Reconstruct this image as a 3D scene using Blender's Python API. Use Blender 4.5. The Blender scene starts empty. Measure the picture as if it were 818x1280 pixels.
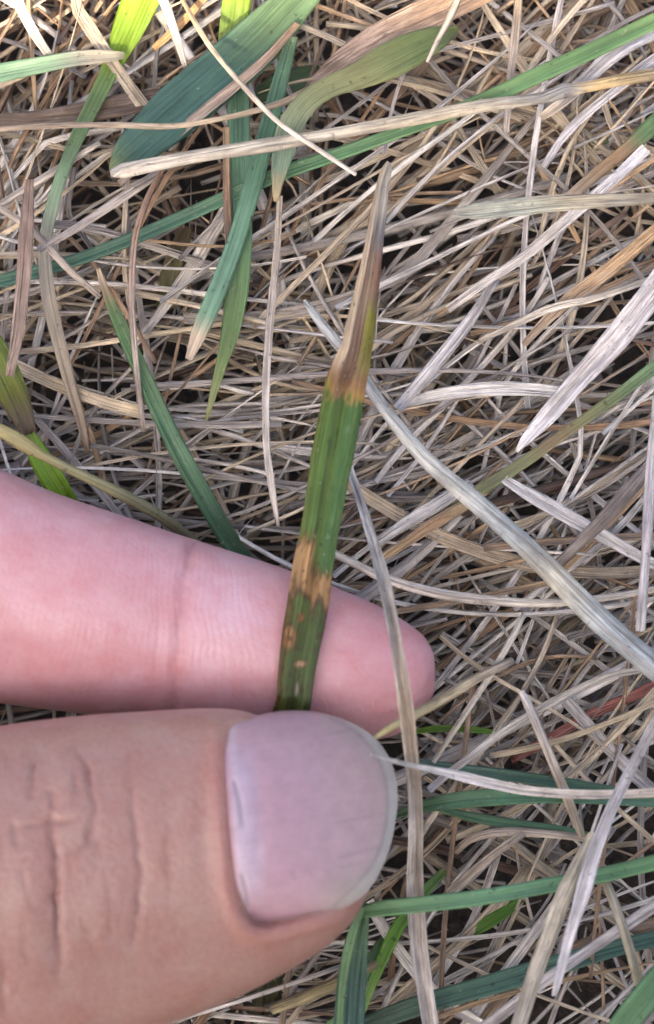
import bpy, bmesh, math, random
import numpy as np
from mathutils import Vector
from mathutils.bvhtree import BVHTree

R = math.radians
rng = np.random.default_rng(11)
random.seed(11)
scene = bpy.context.scene
C = scene.collection

# ------------------------------------------------------------------ camera
TILT = R(12.0)
DIST = 0.20
KH = 0.18825                       # tan(half vertical field)
N = np.array([0, -math.sin(TILT), math.cos(TILT)])      # towards the camera
U = np.array([0, math.cos(TILT), math.sin(TILT)])       # picture up
X = np.array([1.0, 0, 0])
TGT = np.array([0, 0, 0.025])
CAM = TGT + DIST * N
cd = bpy.data.cameras.new('camera')
cam = bpy.data.objects.new('camera', cd)
C.objects.link(cam)
cam.location = CAM
cam.rotation_euler = (TILT, 0, 0)
cd.sensor_fit = 'VERTICAL'
cd.sensor_height = 36
cd.lens = 18 / KH
cd.clip_start = 0.005
cd.clip_end = 500
cd.dof.use_dof = True
cd.dof.focus_distance = 0.2075
cd.dof.aperture_fstop = 48
scene.camera = cam

# ------------------------------------------------------------------ sky, sun, exposure
SUN = np.array([-0.15, -0.62, 0.77]); SUN /= np.linalg.norm(SUN)
w = bpy.data.worlds.new('World'); scene.world = w; w.use_nodes = True
nt = w.node_tree
sky = nt.nodes.new('ShaderNodeTexSky'); sky.sky_type = 'NISHITA'; sky.sun_disc = False
sky.sun_elevation = math.asin(SUN[2]); sky.sun_rotation = math.atan2(SUN[0], SUN[1])
sky.air_density = 0.45; sky.dust_density = 5.0; sky.ozone_density = 0.2
bgn = nt.nodes['Background']; bgn.inputs[1].default_value = 0.15
nt.links.new(sky.outputs[0], bgn.inputs[0])
sd = bpy.data.lights.new('sun', 'SUN'); so = bpy.data.objects.new('sun', sd); C.objects.link(so)
sd.energy = 5.0; sd.angle = R(0.5); sd.color = (1.0, 0.86, 0.67)
so.location = (0, 0, 3)
so.rotation_euler = Vector(SUN).to_track_quat('Z', 'Y').to_euler()
vs = scene.view_settings
vs.view_transform = 'Standard'; vs.look = 'None'; vs.gamma = 1; vs.exposure = 2.05
vs.use_curve_mapping = False
scene.cycles.use_denoising = True
scene.cycles.max_bounces = 8

# ------------------------------------------------------------------ helpers
def ray(px, py):
    return -N + X * ((px - 409) / 640 * KH) + U * ((640 - py) / 640 * KH)
def P(px, py, zmm):
    d = ray(px, py)
    return CAM + d * ((zmm * 1e-3 - CAM[2]) / d[2])
def depth_of(p):
    return float(np.dot(CAM - np.asarray(p), N))
def to_px(v):
    """world points (n,3) -> px, py, depth"""
    r = v - CAM
    d = -(r @ N)
    return 409 + (r @ X) / d * 640 / KH, 640 - (r @ U) / d * 640 / KH, d
def px2m(wpx, p):
    return wpx * depth_of(p) * KH / 640
def interp_curve(pts, extra, n):
    """Catmull-Rom through pts (k,3); extra (k,m) is carried along"""
    pts = np.asarray(pts, float); extra = np.asarray(extra, float)
    a = np.hstack([pts, extra])
    if len(a) == 2:
        t = np.linspace(0, 1, n)[:, None]
        return a[0] * (1 - t) + a[1] * t
    t0 = np.concatenate([[0], np.cumsum(np.linalg.norm(np.diff(pts, axis=0), axis=1))])
    m = np.zeros_like(a)
    m[1:-1] = (a[2:] - a[:-2]) / (t0[2:] - t0[:-2])[:, None]
    m[0] = (a[1] - a[0]) / (t0[1] - t0[0]); m[-1] = (a[-1] - a[-2]) / (t0[-1] - t0[-2])
    ts = np.linspace(0, t0[-1], n)
    k = np.clip(np.searchsorted(t0, ts, side='right') - 1, 0, len(a) - 2)
    h = (t0[k + 1] - t0[k]); s = ((ts - t0[k]) / h)[:, None]; h = h[:, None]
    return ((2*s**3 - 3*s**2 + 1) * a[k] + (s**3 - 2*s**2 + s) * h * m[k]
            + (-2*s**3 + 3*s**2) * a[k + 1] + (s**3 - s**2) * h * m[k + 1])
def make_mesh(name, verts, faces, attrs=None, smooth=True):
    me = bpy.data.meshes.new(name)
    verts = np.asarray(verts, np.float32)
    if isinstance(faces, np.ndarray):
        nf, k = faces.shape
        me.vertices.add(len(verts)); me.vertices.foreach_set('co', verts.ravel())
        me.loops.add(nf * k); me.loops.foreach_set('vertex_index', faces.astype(np.int32).ravel())
        me.polygons.add(nf)
        me.polygons.foreach_set('loop_start', np.arange(0, nf * k, k, dtype=np.int32))
        me.update(calc_edges=True)
    else:
        me.from_pydata(verts.tolist(), [], faces)
    for an, av in (attrs or {}).items():
        set_attr(me, an, av)
    if smooth:
        me.polygons.foreach_set('use_smooth', np.ones(len(me.polygons), dtype=bool))
    me.update()
    return me
def set_attr(me, an, av):
    av = np.asarray(av, np.float32)
    if an == 'tint':
        at = me.attributes.new(an, 'FLOAT_COLOR', 'POINT')
        at.data.foreach_set('color', np.hstack([av, np.ones((len(av), 1), np.float32)]).ravel())
    elif av.ndim == 2:
        at = me.attributes.new(an, 'FLOAT_VECTOR', 'POINT'); at.data.foreach_set('vector', av.ravel())
    else:
        at = me.attributes.new(an, 'FLOAT', 'POINT'); at.data.foreach_set('value', av)
def link(name, me, mat, parent=None, **props):
    o = bpy.data.objects.new(name, me); C.objects.link(o)
    if mat is not None: me.materials.append(mat)
    if parent is not None: o.parent = parent
    for k, v in props.items(): o[k] = v
    return o
def vnoise(x, seed=0):
    """smooth 1-D value noise in 0..1"""
    x = np.asarray(x, float); i = np.floor(x).astype(int); f = x - i
    tab = np.random.default_rng(seed).random(512)
    f = f * f * (3 - 2 * f)
    return tab[i % 512] * (1 - f) + tab[(i + 1) % 512] * f
def vnoise2(x, y, seed=0):
    x = np.asarray(x, float); y = np.asarray(y, float)
    i = np.floor(x).astype(int); j = np.floor(y).astype(int); f = x - i; g = y - j
    tab = np.random.default_rng(seed).random((128, 128))
    f = f*f*(3-2*f); g = g*g*(3-2*g)
    a = lambda p, q: tab[p % 128, q % 128]
    return (a(i, j)*(1-f) + a(i+1, j)*f)*(1-g) + (a(i, j+1)*(1-f) + a(i+1, j+1)*f)*g

# ------------------------------------------------------------------ materials
def new_mat(name):
    m = bpy.data.materials.new(name); m.use_nodes = True
    return m, m.node_tree, m.node_tree.nodes['Principled BSDF'], m.node_tree.nodes['Material Output']
class G:
    """small node helper"""
    def __init__(s, nt): s.nt = nt
    def n(s, t, **kw):
        q = s.nt.nodes.new(t)
        for k, v in kw.items(): setattr(q, k, v)
        return q
    def l(s, a, b): s.nt.links.new(a, b)
    def attr(s, name): return s.n('ShaderNodeAttribute', attribute_name=name)
    def math(s, op, a, b=None, clamp=False):
        q = s.n('ShaderNodeMath', operation=op, use_clamp=clamp)
        for i, v in enumerate((a, b)):
            if v is None: continue
            if isinstance(v, (int, float)): q.inputs[i].default_value = v
            else: s.l(v, q.inputs[i])
        return q.outputs[0]
    def noise(s, vec, scale, detail=2, rough=.5, vscale=None):
        if vscale is not None:
            mp = s.n('ShaderNodeVectorMath', operation='MULTIPLY'); s.l(vec, mp.inputs[0]); mp.inputs[1].default_value = vscale; vec = mp.outputs[0]
        q = s.n('ShaderNodeTexNoise'); s.l(vec, q.inputs['Vector'])
        q.inputs['Scale'].default_value = scale; q.inputs['Detail'].default_value = detail; q.inputs['Roughness'].default_value = rough
        return q.outputs[0]
    def remap(s, v, a, b, c, d):
        q = s.n('ShaderNodeMapRange'); s.l(v, q.inputs[0])
        for i, x in enumerate((a, b, c, d)): q.inputs[i + 1].default_value = x
        return q.outputs[0]
    def mix(s, fac, a, b, mode='MIX'):
        q = s.n('ShaderNodeMix', data_type='RGBA', blend_type=mode)
        if isinstance(fac, (int, float)): q.inputs[0].default_value = fac
        else: s.l(fac, q.inputs[0])
        for i, v in ((6, a), (7, b)):
            if isinstance(v, tuple): q.inputs[i].default_value = v + (1,)
            else: s.l(v, q.inputs[i])
        return q.outputs[2]
    def bump(s, h, dist, strength=1.0, normal=None):
        q = s.n('ShaderNodeBump'); s.l(h, q.inputs['Height'])
        q.inputs['Distance'].default_value = dist; q.inputs['Strength'].default_value = strength
        if normal is not None: s.l(normal, q.inputs['Normal'])
        return q.outputs[0]

def straw_material():
    m, nt, b, out = new_mat('dry_straw'); g = G(nt)
    uv = g.attr('suv').outputs['Vector']     # mm along, mm across, seed
    tint = g.mix(1.0, g.attr('tint').outputs['Color'], (1.07, 1.05, 1.01), 'MULTIPLY')
    streak = g.noise(uv, 1, 2, .6, (.22, 7, 1))
    blot = g.noise(uv, 1, 3, .6, (.5, 1.1, 1.7))
    speck = g.noise(uv, 1, 4, .7, (1.3, 2.2, 2.3))
    k = g.math('MULTIPLY', g.remap(streak, .3, .7, .60, 1.36), g.remap(blot, .3, .7, .72, 1.28))
    col = g.mix(1.0, tint, k, 'MULTIPLY')
    col = g.mix(g.remap(speck, .60, .70, 0, .6), col, (.085, .066, .055))
    col = g.mix(g.remap(blot, .55, .75, 0, .25), col, (.36, .34, .32))
    stain = g.noise(uv, 1, 3, .6, (.13, .35, 3.1))
    col = g.mix(g.remap(stain, .54, .70, 0, .45), col, (.17, .145, .125))
    rib = g.noise(uv, 1, 2, .5, (.08, 2.6, 1.3))
    col = g.mix(g.remap(rib, .50, .68, 0, .55), col, (.20, .155, .13))
    g.l(col, b.inputs['Base Color'])
    b.inputs['Roughness'].default_value = .5
    b.inputs['Specular IOR Level'].default_value = .4
    g.l(g.bump(streak, .0004, 1.0), b.inputs['Normal'])
    return m
def leaf_material():
    m, nt, b, out = new_mat('green_leaf'); g = G(nt)
    tint = g.attr('tint').outputs['Color']; uv = g.attr('suv').outputs['Vector']
    vein = g.noise(uv, 1, 2, .6, (.06, 5.5, 1))
    blot = g.noise(uv, 1, 3, .6, (.35, .8, 1))
    speck = g.noise(uv, 1, 1, .5, (1.6, 2.2, 3))
    k = g.math('MULTIPLY', g.remap(vein, .3, .7, .72, 1.22), g.remap(blot, .3, .7, .82, 1.16))
    col = g.mix(1.0, tint, k, 'MULTIPLY')
    col = g.mix(g.remap(speck, .69, .75, 0, .55), col, (.05, .045, .02))
    col = g.mix(g.remap(speck, .29, .22, 0, .4), col, (.42, .45, .32))
    g.l(col, b.inputs['Base Color'])
    b.inputs['Roughness'].default_value = .42
    b.inputs['Specular IOR Level'].default_value = .45
    nb = g.bump(vein, .00022, .9); g.l(nb, b.inputs['Normal'])
    tr = g.n('ShaderNodeBsdfTranslucent')
    g.l(g.mix(1.0, col, (1.5, 1.45, .7), 'MULTIPLY'), tr.inputs['Color'])
    mx = g.n('ShaderNodeMixShader'); mx.inputs[0].default_value = .3
    g.l(b.outputs[0], mx.inputs[1]); g.l(tr.outputs[0], mx.inputs[2]); g.l(mx.outputs[0], out.inputs['Surface'])
    return m
def skin_material():
    m, nt, b, out = new_mat('skin'); g = G(nt)
    tint = g.attr('tint').outputs['Color']; fuv = g.attr('fuv').outputs['Vector']   # mm along finger, mm across, ridge mask
    tc = g.n('ShaderNodeTexCoord').outputs['Object']
    mott = g.noise(tc, 420, 4, .62)
    fine = g.noise(tc, 2600, 2, .5)
    col = g.mix(1.0, tint, g.mix(g.remap(mott, .36, .64, 0, 1), (1.06, 1.06, 1.06), (.98, .84, .82)), 'MULTIPLY')
    col = g.mix(g.remap(fine, .35, .65, 0, .08), col, (.7, .5, .45))
    g.l(col, b.inputs['Base Color'])
    b.inputs['Roughness'].default_value = .42
    b.inputs['Specular IOR Level'].default_value = .5
    b.inputs['Subsurface Weight'].default_value = .35
    b.inputs['Subsurface Radius'].default_value = (1.0, .36, .22)
    b.inputs['Subsurface Scale'].default_value = .0011
    # papillary ridges (palm side) and fine skin cells (back side)
    sep = g.n('ShaderNodeSeparateXYZ'); g.l(fuv, sep.inputs[0])
    wob = g.noise(fuv, 1, 2, .5, (.22, .22, 0))
    ph = g.math('ADD', g.math('MULTIPLY', sep.outputs[0], 11.5), g.math('MULTIPLY', wob, 20))
    ridge = g.math('MULTIPLY', g.math('SINE', ph), sep.outputs[2])
    vo = g.n('ShaderNodeTexVoronoi', feature='DISTANCE_TO_EDGE'); g.l(tc, vo.inputs['Vector']); vo.inputs['Scale'].default_value = 1500
    cell = g.remap(vo.outputs[0], 0, .22, 0, 1)
    hsum = g.math('ADD', g.math('MULTIPLY', ridge, .21), g.math('MULTIPLY', cell, .35))
    nb = g.bump(hsum, .00006, .55)
    nb = g.bump(mott, .0003, .35, nb)
    g.l(nb, b.inputs['Normal'])
    return m
def nail_material():
    m, nt, b, out = new_mat('nail'); g = G(nt)
    tint = g.attr('tint').outputs['Color']; uv = g.attr('suv').outputs['Vector']
    ridg = g.noise(uv, 1, 2, .5, (.05, 2.2, 1)); mot = g.noise(uv, 1, 4, .6, (.9, .9, 1))
    col = g.mix(1.0, tint, g.math('MULTIPLY', g.remap(ridg, .3, .7, .98, 1.02), g.remap(mot, .3, .7, .90, 1.07)), 'MULTIPLY')
    g.l(col, b.inputs['Base Color'])
    b.inputs['Roughness'].default_value = .36
    b.inputs['Specular IOR Level'].default_value = .5
    b.inputs['Subsurface Weight'].default_value = .25
    b.inputs['Subsurface Radius'].default_value = (1, .5, .45); b.inputs['Subsurface Scale'].default_value = .0008
    g.l(g.bump(g.math('ADD', ridg, g.math('MULTIPLY', mot, .5)), .00006, .4), b.inputs['Normal'])
    return m
def soil_material():
    m, nt, b, out = new_mat('dark_soil'); g = G(nt)
    tc = g.n('ShaderNodeTexCoord').outputs['Object']
    near = g.noise(tc, 900, 4, .65); far = g.noise(tc, 3, 6, .7)
    # rotted black litter close by, dry meadow further off
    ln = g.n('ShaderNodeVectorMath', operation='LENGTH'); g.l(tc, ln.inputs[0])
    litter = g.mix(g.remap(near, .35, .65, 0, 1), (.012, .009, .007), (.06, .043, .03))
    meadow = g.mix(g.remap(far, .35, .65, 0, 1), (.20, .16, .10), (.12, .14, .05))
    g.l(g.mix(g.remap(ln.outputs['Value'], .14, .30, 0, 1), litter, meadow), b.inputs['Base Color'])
    b.inputs['Roughness'].default_value = .95
    g.l(g.bump(near, .002, .8), b.inputs['Normal'])
    return m
def cloth_material(name, colr):
    m, nt, b, out = new_mat(name); g = G(nt)
    tc = g.n('ShaderNodeTexCoord').outputs['Object']
    wv = g.noise(tc, 600, 2); fold = g.noise(tc, 9, 3)
    g.l(g.mix(g.remap(wv, .3, .7, 0, .5), colr, tuple(c * .55 for c in colr)), b.inputs['Base Color'])
    b.inputs['Roughness'].default_value = .9
    g.l(g.bump(fold, .02, .6, g.bump(wv, .0005, .5)), b.inputs['Normal'])
    return m
STRAW = straw_material(); LEAF = leaf_material(); SKIN = skin_material(); NAIL = nail_material(); SOIL = soil_material()

# ------------------------------------------------------------------ ground
bm = bmesh.new()
gx = [-150, -20, -3, -.6, -.2, -.1, -.05, 0, .05, .1, .2, .6, 3, 20, 150]
gv = [[bm.verts.new((a, b_, -.010 + (0 if max(abs(a), abs(b_)) > .3 else random.uniform(-.0015, .0008)))) for b_ in gx] for a in gx]
for i in range(len(gx) - 1):
    for j in range(len(gx) - 1):
        bm.faces.new((gv[i][j], gv[i + 1][j], gv[i + 1][j + 1], gv[i][j + 1]))
gme = bpy.data.meshes.new('ground'); bm.to_mesh(gme); bm.free()
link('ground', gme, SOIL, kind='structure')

# ------------------------------------------------------------------ strands and blades
def ribbon(cv, wid, th, fold, roll, K, tints, seed, tube=False, up=None):
    """closed strip along cv (n,3). wid (n,) metres, th thickness, fold = depth of the V over the width,
    roll (n,) radians, tints (n,3) or (n,K+1,3). Returns verts, quads, tint, suv."""
    n = len(cv)
    T = np.gradient(cv, axis=0); T /= np.linalg.norm(T, axis=1)[:, None] + 1e-12
    up = np.array([0, 0, 1.0]) if up is None else up
    S = np.cross(T, up); S /= np.linalg.norm(S, axis=1)[:, None] + 1e-9
    B = np.cross(S, T)
    c, s = np.cos(roll)[:, None], np.sin(roll)[:, None]
    S2 = S * c + B * s; B2 = B * c - S * s
    vv = np.linspace(-1, 1, K + 1)
    if tube:
        M = 2 * K
        a = np.linspace(0, 2 * np.pi, M, endpoint=False)
        prof_s = np.cos(a) * .5; prof_b = np.sin(a) * .5; vcoord = np.cos(a)
        ring = (cv[:, None] + S2[:, None] * (prof_s[None, :, None] * wid[:, None, None])
                + B2[:, None] * (prof_b[None, :, None] * (wid * .8)[:, None, None]))
        across = prof_s[None] * wid[:, None] * 1e3 + (prof_b[None] * wid[:, None] * 400)
        tv = np.repeat(tints[:, None], M, 1) if tints.ndim == 2 else None
    else:
        h = fold * (np.abs(vv) - .5)
        if K >= 8: h = h + .045 * np.cos(vv * np.pi * (K / 2 - 1)) + .03 * np.sin(vv * 7.3 + seed)
        prof_s = np.concatenate([vv * .5, vv[::-1] * .5]); M = len(prof_s)
        hb = np.concatenate([h, h[::-1]])
        thick = np.minimum(th, wid * .5)
        sg = np.concatenate([np.full(K + 1, .5), np.full(K + 1, -.5)]) * np.concatenate([np.where(np.abs(vv) > .99, .35, 1)] * 2)
        ring = (cv[:, None] + S2[:, None] * (prof_s[None, :, None] * wid[:, None, None])
                + B2[:, None] * (hb[None] * wid[:, None] + sg[None] * thick[:, None])[:, :, None])
        across = prof_s[None] * wid[:, None] * 1e3
        if tints.ndim == 2: tv = np.repeat(tints[:, None], M, 1)
        else: tv = np.concatenate([tints, tints[:, ::-1]], 1)
    L = np.concatenate([[0], np.cumsum(np.linalg.norm(np.diff(cv, axis=0), axis=1))]) * 1e3
    suv = np.stack([np.repeat(L[:, None], M, 1) + seed * 7.3, across + 0 * L[:, None], np.full((n, M), seed)], -1)
    i = np.arange(n - 1)[:, None] * M; j = np.arange(M)[None]; j2 = (j + 1) % M
    q = np.stack([i + j, i + j2, i + M + j2, i + M + j], -1).reshape(-1, 4)
    # close the two ends
    e = []
    if M % 2 == 0:
        for base in (0, (n - 1) * M):
            for k in range(M // 2 - 1):
                e.append((base + k, base + k + 1, base + M - 2 - k, base + M - 1 - k) if not tube else (base + k, base + k + 1, base + M - 2 - k, base + M - 1 - k))
    q = np.vstack([q, np.array(e)]) if e else q
    return ring.reshape(-1, 3), q, tv.reshape(-1, 3), suv.reshape(-1, 3)

CREAM = (.56, .46, .33); WHITE = (.66, .60, .53); LAV = (.66, .63, .63); GREY = (.38, .34, .30)
TAN = (.46, .31, .17); ORANGE = (.52, .29, .12); BROWN = (.20, .125, .08); DARK = (.10, .07, .05)
PALE = (.58, .53, .45); BLUEG = (.42, .45, .45); RED = (.30, .11, .085); GRGREY = (.36, .38, .31)
used_labels = set()
def traced(name, label, cat, pts, mat, col=None, cols=None, n=None, K=6, fold=.12, th=.00018, roll=0., tube=False, group=None, wob=.0, rough=.1, twist=0.):
    """pts: (px, py, z_mm, width_px). col: one colour; cols: [(t, rgb)...] along the length"""
    pts = np.array(pts, float)
    W = np.array([P(a, b, c) for a, b, c, d in pts])
    wid = np.array([px2m(d, p) for (a, b, c, d), p in zip(pts, W)])
    L = np.linalg.norm(np.diff(W, axis=0), axis=1).sum()
    n = n or int(np.clip(L / .0009, 14, 90))
    cv = interp_curve(W, wid[:, None], n)
    wd = np.maximum(cv[:, 3], .00006); cv = cv[:, :3]
    seed = rng.random() * 90
    t = np.linspace(0, 1, n)
    # slight natural unevenness
    wd = wd * (1 + rough * (vnoise(t * L / .004, int(seed * 10)) - .5) * 2)
    cv = cv + np.outer(vnoise(t * L / .006, int(seed * 7) + 1) - .5, [0, 0, .0006])
    if cols is None: tint = np.repeat(np.array(col)[None], n, 0)
    else:
        ct = [c[0] for c in cols]; tint = np.stack([np.interp(t, ct, [c[1][k] for c in cols]) for k in range(3)], 1)
    rl = roll + twist * (t - .5) + (vnoise(t * L / .012, int(seed * 3) + 5) - .5) * .5
    v, q, tc, sv = ribbon(cv, wd, th, fold, rl, K, tint, seed, tube)
    me = make_mesh(name, v, q, {'tint': tc, 'suv': sv})
    props = dict(label=label, category=cat)
    if group: props['group'] = group
    return link(name, me, mat, **props)

# ------------------------------------------------------------------ the hand
def ring_tube(cs, hw, hd, sdir, ddir, M=48, ex=2.0):
    """loft through centres cs with half width hw along sdir[i] and half depth hd along ddir[i]; capped"""
    a = np.linspace(0, 2 * np.pi, M, endpoint=False)
    ca, sa = np.cos(a), np.sin(a)
    ca = np.sign(ca) * np.abs(ca) ** (2 / ex); sa = np.sign(sa) * np.abs(sa) ** (2 / ex)
    v = cs[:, None] + sdir[:, None] * (ca[None, :, None] * hw[:, None, None]) + ddir[:, None] * (sa[None, :, None] * hd[:, None, None])
    n = len(cs); i = np.arange(n - 1)[:, None] * M; j = np.arange(M)[None]; j2 = (j + 1) % M
    f = np.stack([i + j, i + j2, i + M + j2, i + M + j], -1).reshape(-1, 4).tolist()
    f.append(list(range(M))[::-1]); f.append(list(range((n - 1) * M, n * M)))
    return v.reshape(-1, 3), f
def frames(cs, nrm):
    T = np.gradient(cs, axis=0); T /= np.linalg.norm(T, axis=1)[:, None]
    S = np.cross(nrm, T); S /= np.linalg.norm(S, axis=1)[:, None]
    D = np.cross(T, S)
    return T, S, D
def chain(pts, n=40, flat=1.0):
    """round tapering chain of (x,y,z,r) in mm with rounded ends"""
    pts = np.array(pts, float) * 1e-3
    a = interp_curve(pts[:, :3], pts[:, 3:], n)
    cs, r = a[:, :3], a[:, 3]
    L = np.concatenate([[0], np.cumsum(np.linalg.norm(np.diff(cs, axis=0), axis=1))])
    T, S, D = frames(cs, np.array([.3, .2, .9]))
    ext = []
    for end, sgn in ((0, -1), (-1, 1)):
        for k in (np.array([.35, .6, .8, .94, .995])):
            ext.append((end, cs[end] + T[end] * sgn * r[end] * k, r[end] * math.sqrt(1 - k * k)))
    pre = [e for e in ext if e[0] == 0][::-1]; post = [e for e in ext if e[0] == -1]
    cs2 = np.array([e[1] for e in pre] + list(cs) + [e[1] for e in post])
    r2 = np.array([e[2] for e in pre] + list(r) + [e[2] for e in post])
    S2 = np.vstack([np.repeat(S[:1], len(pre), 0), S, np.repeat(S[-1:], len(post), 0)])
    D2 = np.vstack([np.repeat(D[:1], len(pre), 0), D, np.repeat(D[-1:], len(post), 0)])
    return ring_tube(cs2, r2, r2 * flat, S2, D2, 28)

def finger(px_pts, tail, dratio, ex, n=110):
    """px_pts: (px, py, z_mm, halfwidth_px) from the tip backwards; tail: (x,y,z,r) mm out of the picture"""
    cs = [P(a, b, c) for a, b, c, d in px_pts]; hw = [px2m(d, p) for (a, b, c, d), p in zip(px_pts, cs)]
    for x, y, z, r in tail:
        cs.append(np.array([x, y, z]) * 1e-3); hw.append(r * 1e-3)
    a = interp_curve(cs, np.array(hw)[:, None], n)
    c, h = a[:, :3], np.maximum(a[:, 3], .0004)
    T, S, D = frames(c, N)
    L = np.concatenate([[0], np.cumsum(np.linalg.norm(np.diff(c, axis=0), axis=1))])
    dr = dratio(L * 1e3)
    return ring_tube(c, h, h * dr, S, D, 56, ex), c, L

THUMB_PX = [(481, 1002, 31, 6), (477, 1002, 31, 30), (467, 1004, 31, 54), (450, 1004, 31.2, 76), (418, 1016, 31.6, 110), (365, 1037, 32, 151),
            (300, 1054, 32, 174), (200, 1079, 32, 193), (100, 1100, 32.3, 205), (0, 1122, 33, 212)]
INDEX_PX = [(545, 864, 24, 6), (541, 863, 24, 30), (531, 860, 24, 48), (512, 855, 24, 66), (480, 848, 24, 80), (430, 837, 24, 93), (330, 814, 24, 107), (220, 789, 24, 117),
            (110, 764, 24.5, 128), (0, 737, 25, 139)]
tv, tcen, tL = finger(THUMB_PX, [(-44, -33.5, 35.5, 11.5), (-60, -36, 40, 12), (-80, -33, 46, 13.5), (-105, -26, 52, 15)],
                      lambda L: np.interp(L, [0, 4, 14, 40, 80], [.75, .74, .74, .86, 1]), 2.25)
iv, icen, iL = finger(INDEX_PX, [(-36, -1.5, 28, 8.8), (-48, 1, 34, 9.2), (-66, 3, 46, 9.8), (-86, 4, 60, 11)],
                      lambda L: np.interp(L, [0, 8, 40, 80], [.92, .94, .95, 1]), 2.05)
pieces = [tv, iv]
pieces += [chain(c) for c in (
    [(-88, 9, 53, 10.5), (-68, 6, 46, 9.6), (-47, 1, 40, 9), (-52, -16, 31, 8), (-70, -18, 30, 7.2)],      # middle finger, curled
    [(-86, 10, 43, 10), (-66, 7, 36, 9), (-50, 3, 29, 8.6), (-56, -14, 22.5, 7.6), (-73, -15, 25, 7)],     # ring finger
    [(-82, 7, 34, 9), (-66, 5, 28, 8), (-56, 3, 24, 7.4), (-61, -10, 20, 6.6), (-75, -10, 24, 6)],         # little finger
    [(-86, 4, 60, 11), (-115, -3, 60, 13), (-146, -12, 60, 17)], [(-88, 9, 53, 11), (-118, 2, 54, 13), (-146, -10, 58, 17)],
    [(-86, 10, 43, 10.5), (-116, 2, 47, 13), (-146, -10, 55, 17)], [(-82, 7, 34, 10), (-114, -2, 42, 13), (-144, -12, 54, 17)],
    [(-86, 4, 60, 10), (-85, 8, 47, 10), (-80, 6, 35, 9)], [(-62, -33, 42, 9), (-85, -18, 50, 10), (-110, -10, 54, 13)],
    [(-105, -26, 52, 15), (-125, -20, 56, 16), (-146, -14, 58, 18)],
    [(-140, -12, 57, 22), (-165, -22, 64, 22.5), (-205, -48, 78, 26), (-250, -85, 98, 32)])]
bm = bmesh.new()
for v, f in pieces:
    bv = [bm.verts.new(p) for p in v]
    for q in f:
        try: bm.faces.new([bv[k] for k in q])
        except ValueError: pass
bmesh.ops.recalc_face_normals(bm, faces=bm.faces)
hme = bpy.data.meshes.new('hand_source'); bm.to_mesh(hme); bm.free()
ho = bpy.data.objects.new('hand_source', hme); C.objects.link(ho)
md = ho.modifiers.new('r', 'REMESH'); md.mode = 'VOXEL'; md.voxel_size = .0007
dg = bpy.context.evaluated_depsgraph_get()
rm = bpy.data.meshes.new_from_object(ho.evaluated_get(dg))
bpy.data.objects.remove(ho)
def laplace(co, ed, it, lam=.5, mask=None):
    n = len(co); deg = np.bincount(ed.ravel(), minlength=n)[:, None].astype(float)
    for k in range(it):
        l_ = lam if k % 2 == 0 else -lam * .96
        s = np.stack([np.bincount(ed[:, 0], co[ed[:, 1], c], n) + np.bincount(ed[:, 1], co[ed[:, 0], c], n) for c in range(3)], 1)
        d = s / np.maximum(deg, 1) - co
        co = co + l_ * d * (1 if mask is None else mask[:, None])
    return co
def get_co(me):
    a = np.empty(len(me.vertices) * 3, np.float32); me.vertices.foreach_get('co', a); return a.reshape(-1, 3).astype(float)
def get_ed(me):
    a = np.empty(len(me.edges) * 2, np.int32); me.edges.foreach_get('vertices', a); return a.reshape(-1, 2)
co = laplace(get_co(rm), get_ed(rm), 16, .6)
rm.vertices.foreach_set('co', co.astype(np.float32).ravel())
bm = bmesh.new(); bm.from_mesh(rm)
edges = [e for e in bm.edges if all(v.co.x > -.031 for v in e.verts)]
bmesh.ops.subdivide_edges(bm, edges=edges, cuts=2, use_grid_fill=True)
bmesh.ops.triangulate(bm, faces=[f for f in bm.faces if len(f.verts) > 4])
bm.to_mesh(rm); bm.free()
co = laplace(get_co(rm), get_ed(rm), 14, .55, (get_co(rm)[:, 0] > -.032).astype(float))

def nrm_of(me, co):
    me.vertices.foreach_set('co', co.astype(np.float32).ravel()); me.update()
    a = np.empty(len(co) * 3, np.float32); me.vertices.foreach_get('normal', a); return a.reshape(-1, 3).astype(float)
px, py, dep = to_px(co); nr = nrm_of(rm, co); facing = nr @ N
# which finger does a vertex belong to
def near_curve(v, c, L):
    best = np.full(len(v), 1e9); idx = np.zeros(len(v), int)
    for k in range(0, len(c), 2):
        d = np.linalg.norm(v - c[k], axis=1); m = d < best; best[m] = d[m]; idx[m] = k
    return best, L[idx] * 1e3
dt, ut = near_curve(co, tcen, tL); di, ui = near_curve(co, icen, iL)
is_thumb = dt * .86 < di
def seg_dist(qx, qy, poly, closed=False):
    """distance and param to polyline in pixels"""
    poly = np.array(poly, float)
    if closed: poly = np.vstack([poly, poly[:1]])
    best = np.full(len(qx), 1e9); par = np.zeros(len(qx))
    L = np.concatenate([[0], np.cumsum(np.linalg.norm(np.diff(poly, axis=0), axis=1))])
    for k in range(len(poly) - 1):
        a, b = poly[k], poly[k + 1]; ab = b - a; l2 = (ab ** 2).sum()
        t = np.clip(((qx - a[0]) * ab[0] + (qy - a[1]) * ab[1]) / l2, 0, 1)
        d = np.hypot(qx - a[0] - t * ab[0], qy - a[1] - t * ab[1])
        m = d < best; best[m] = d[m]; par[m] = (L[k] + t[m] * math.sqrt(l2)) / L[-1]
    return best, par
def spl(poly, n=60, closed=False):
    p = np.array(poly, float)
    if closed: p = np.vstack([p, p[:1]])
    p3 = np.hstack([p, np.zeros((len(p), 1))])
    return interp_curve(p3, np.zeros((len(p), 1)), n)[:, :2]
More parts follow.
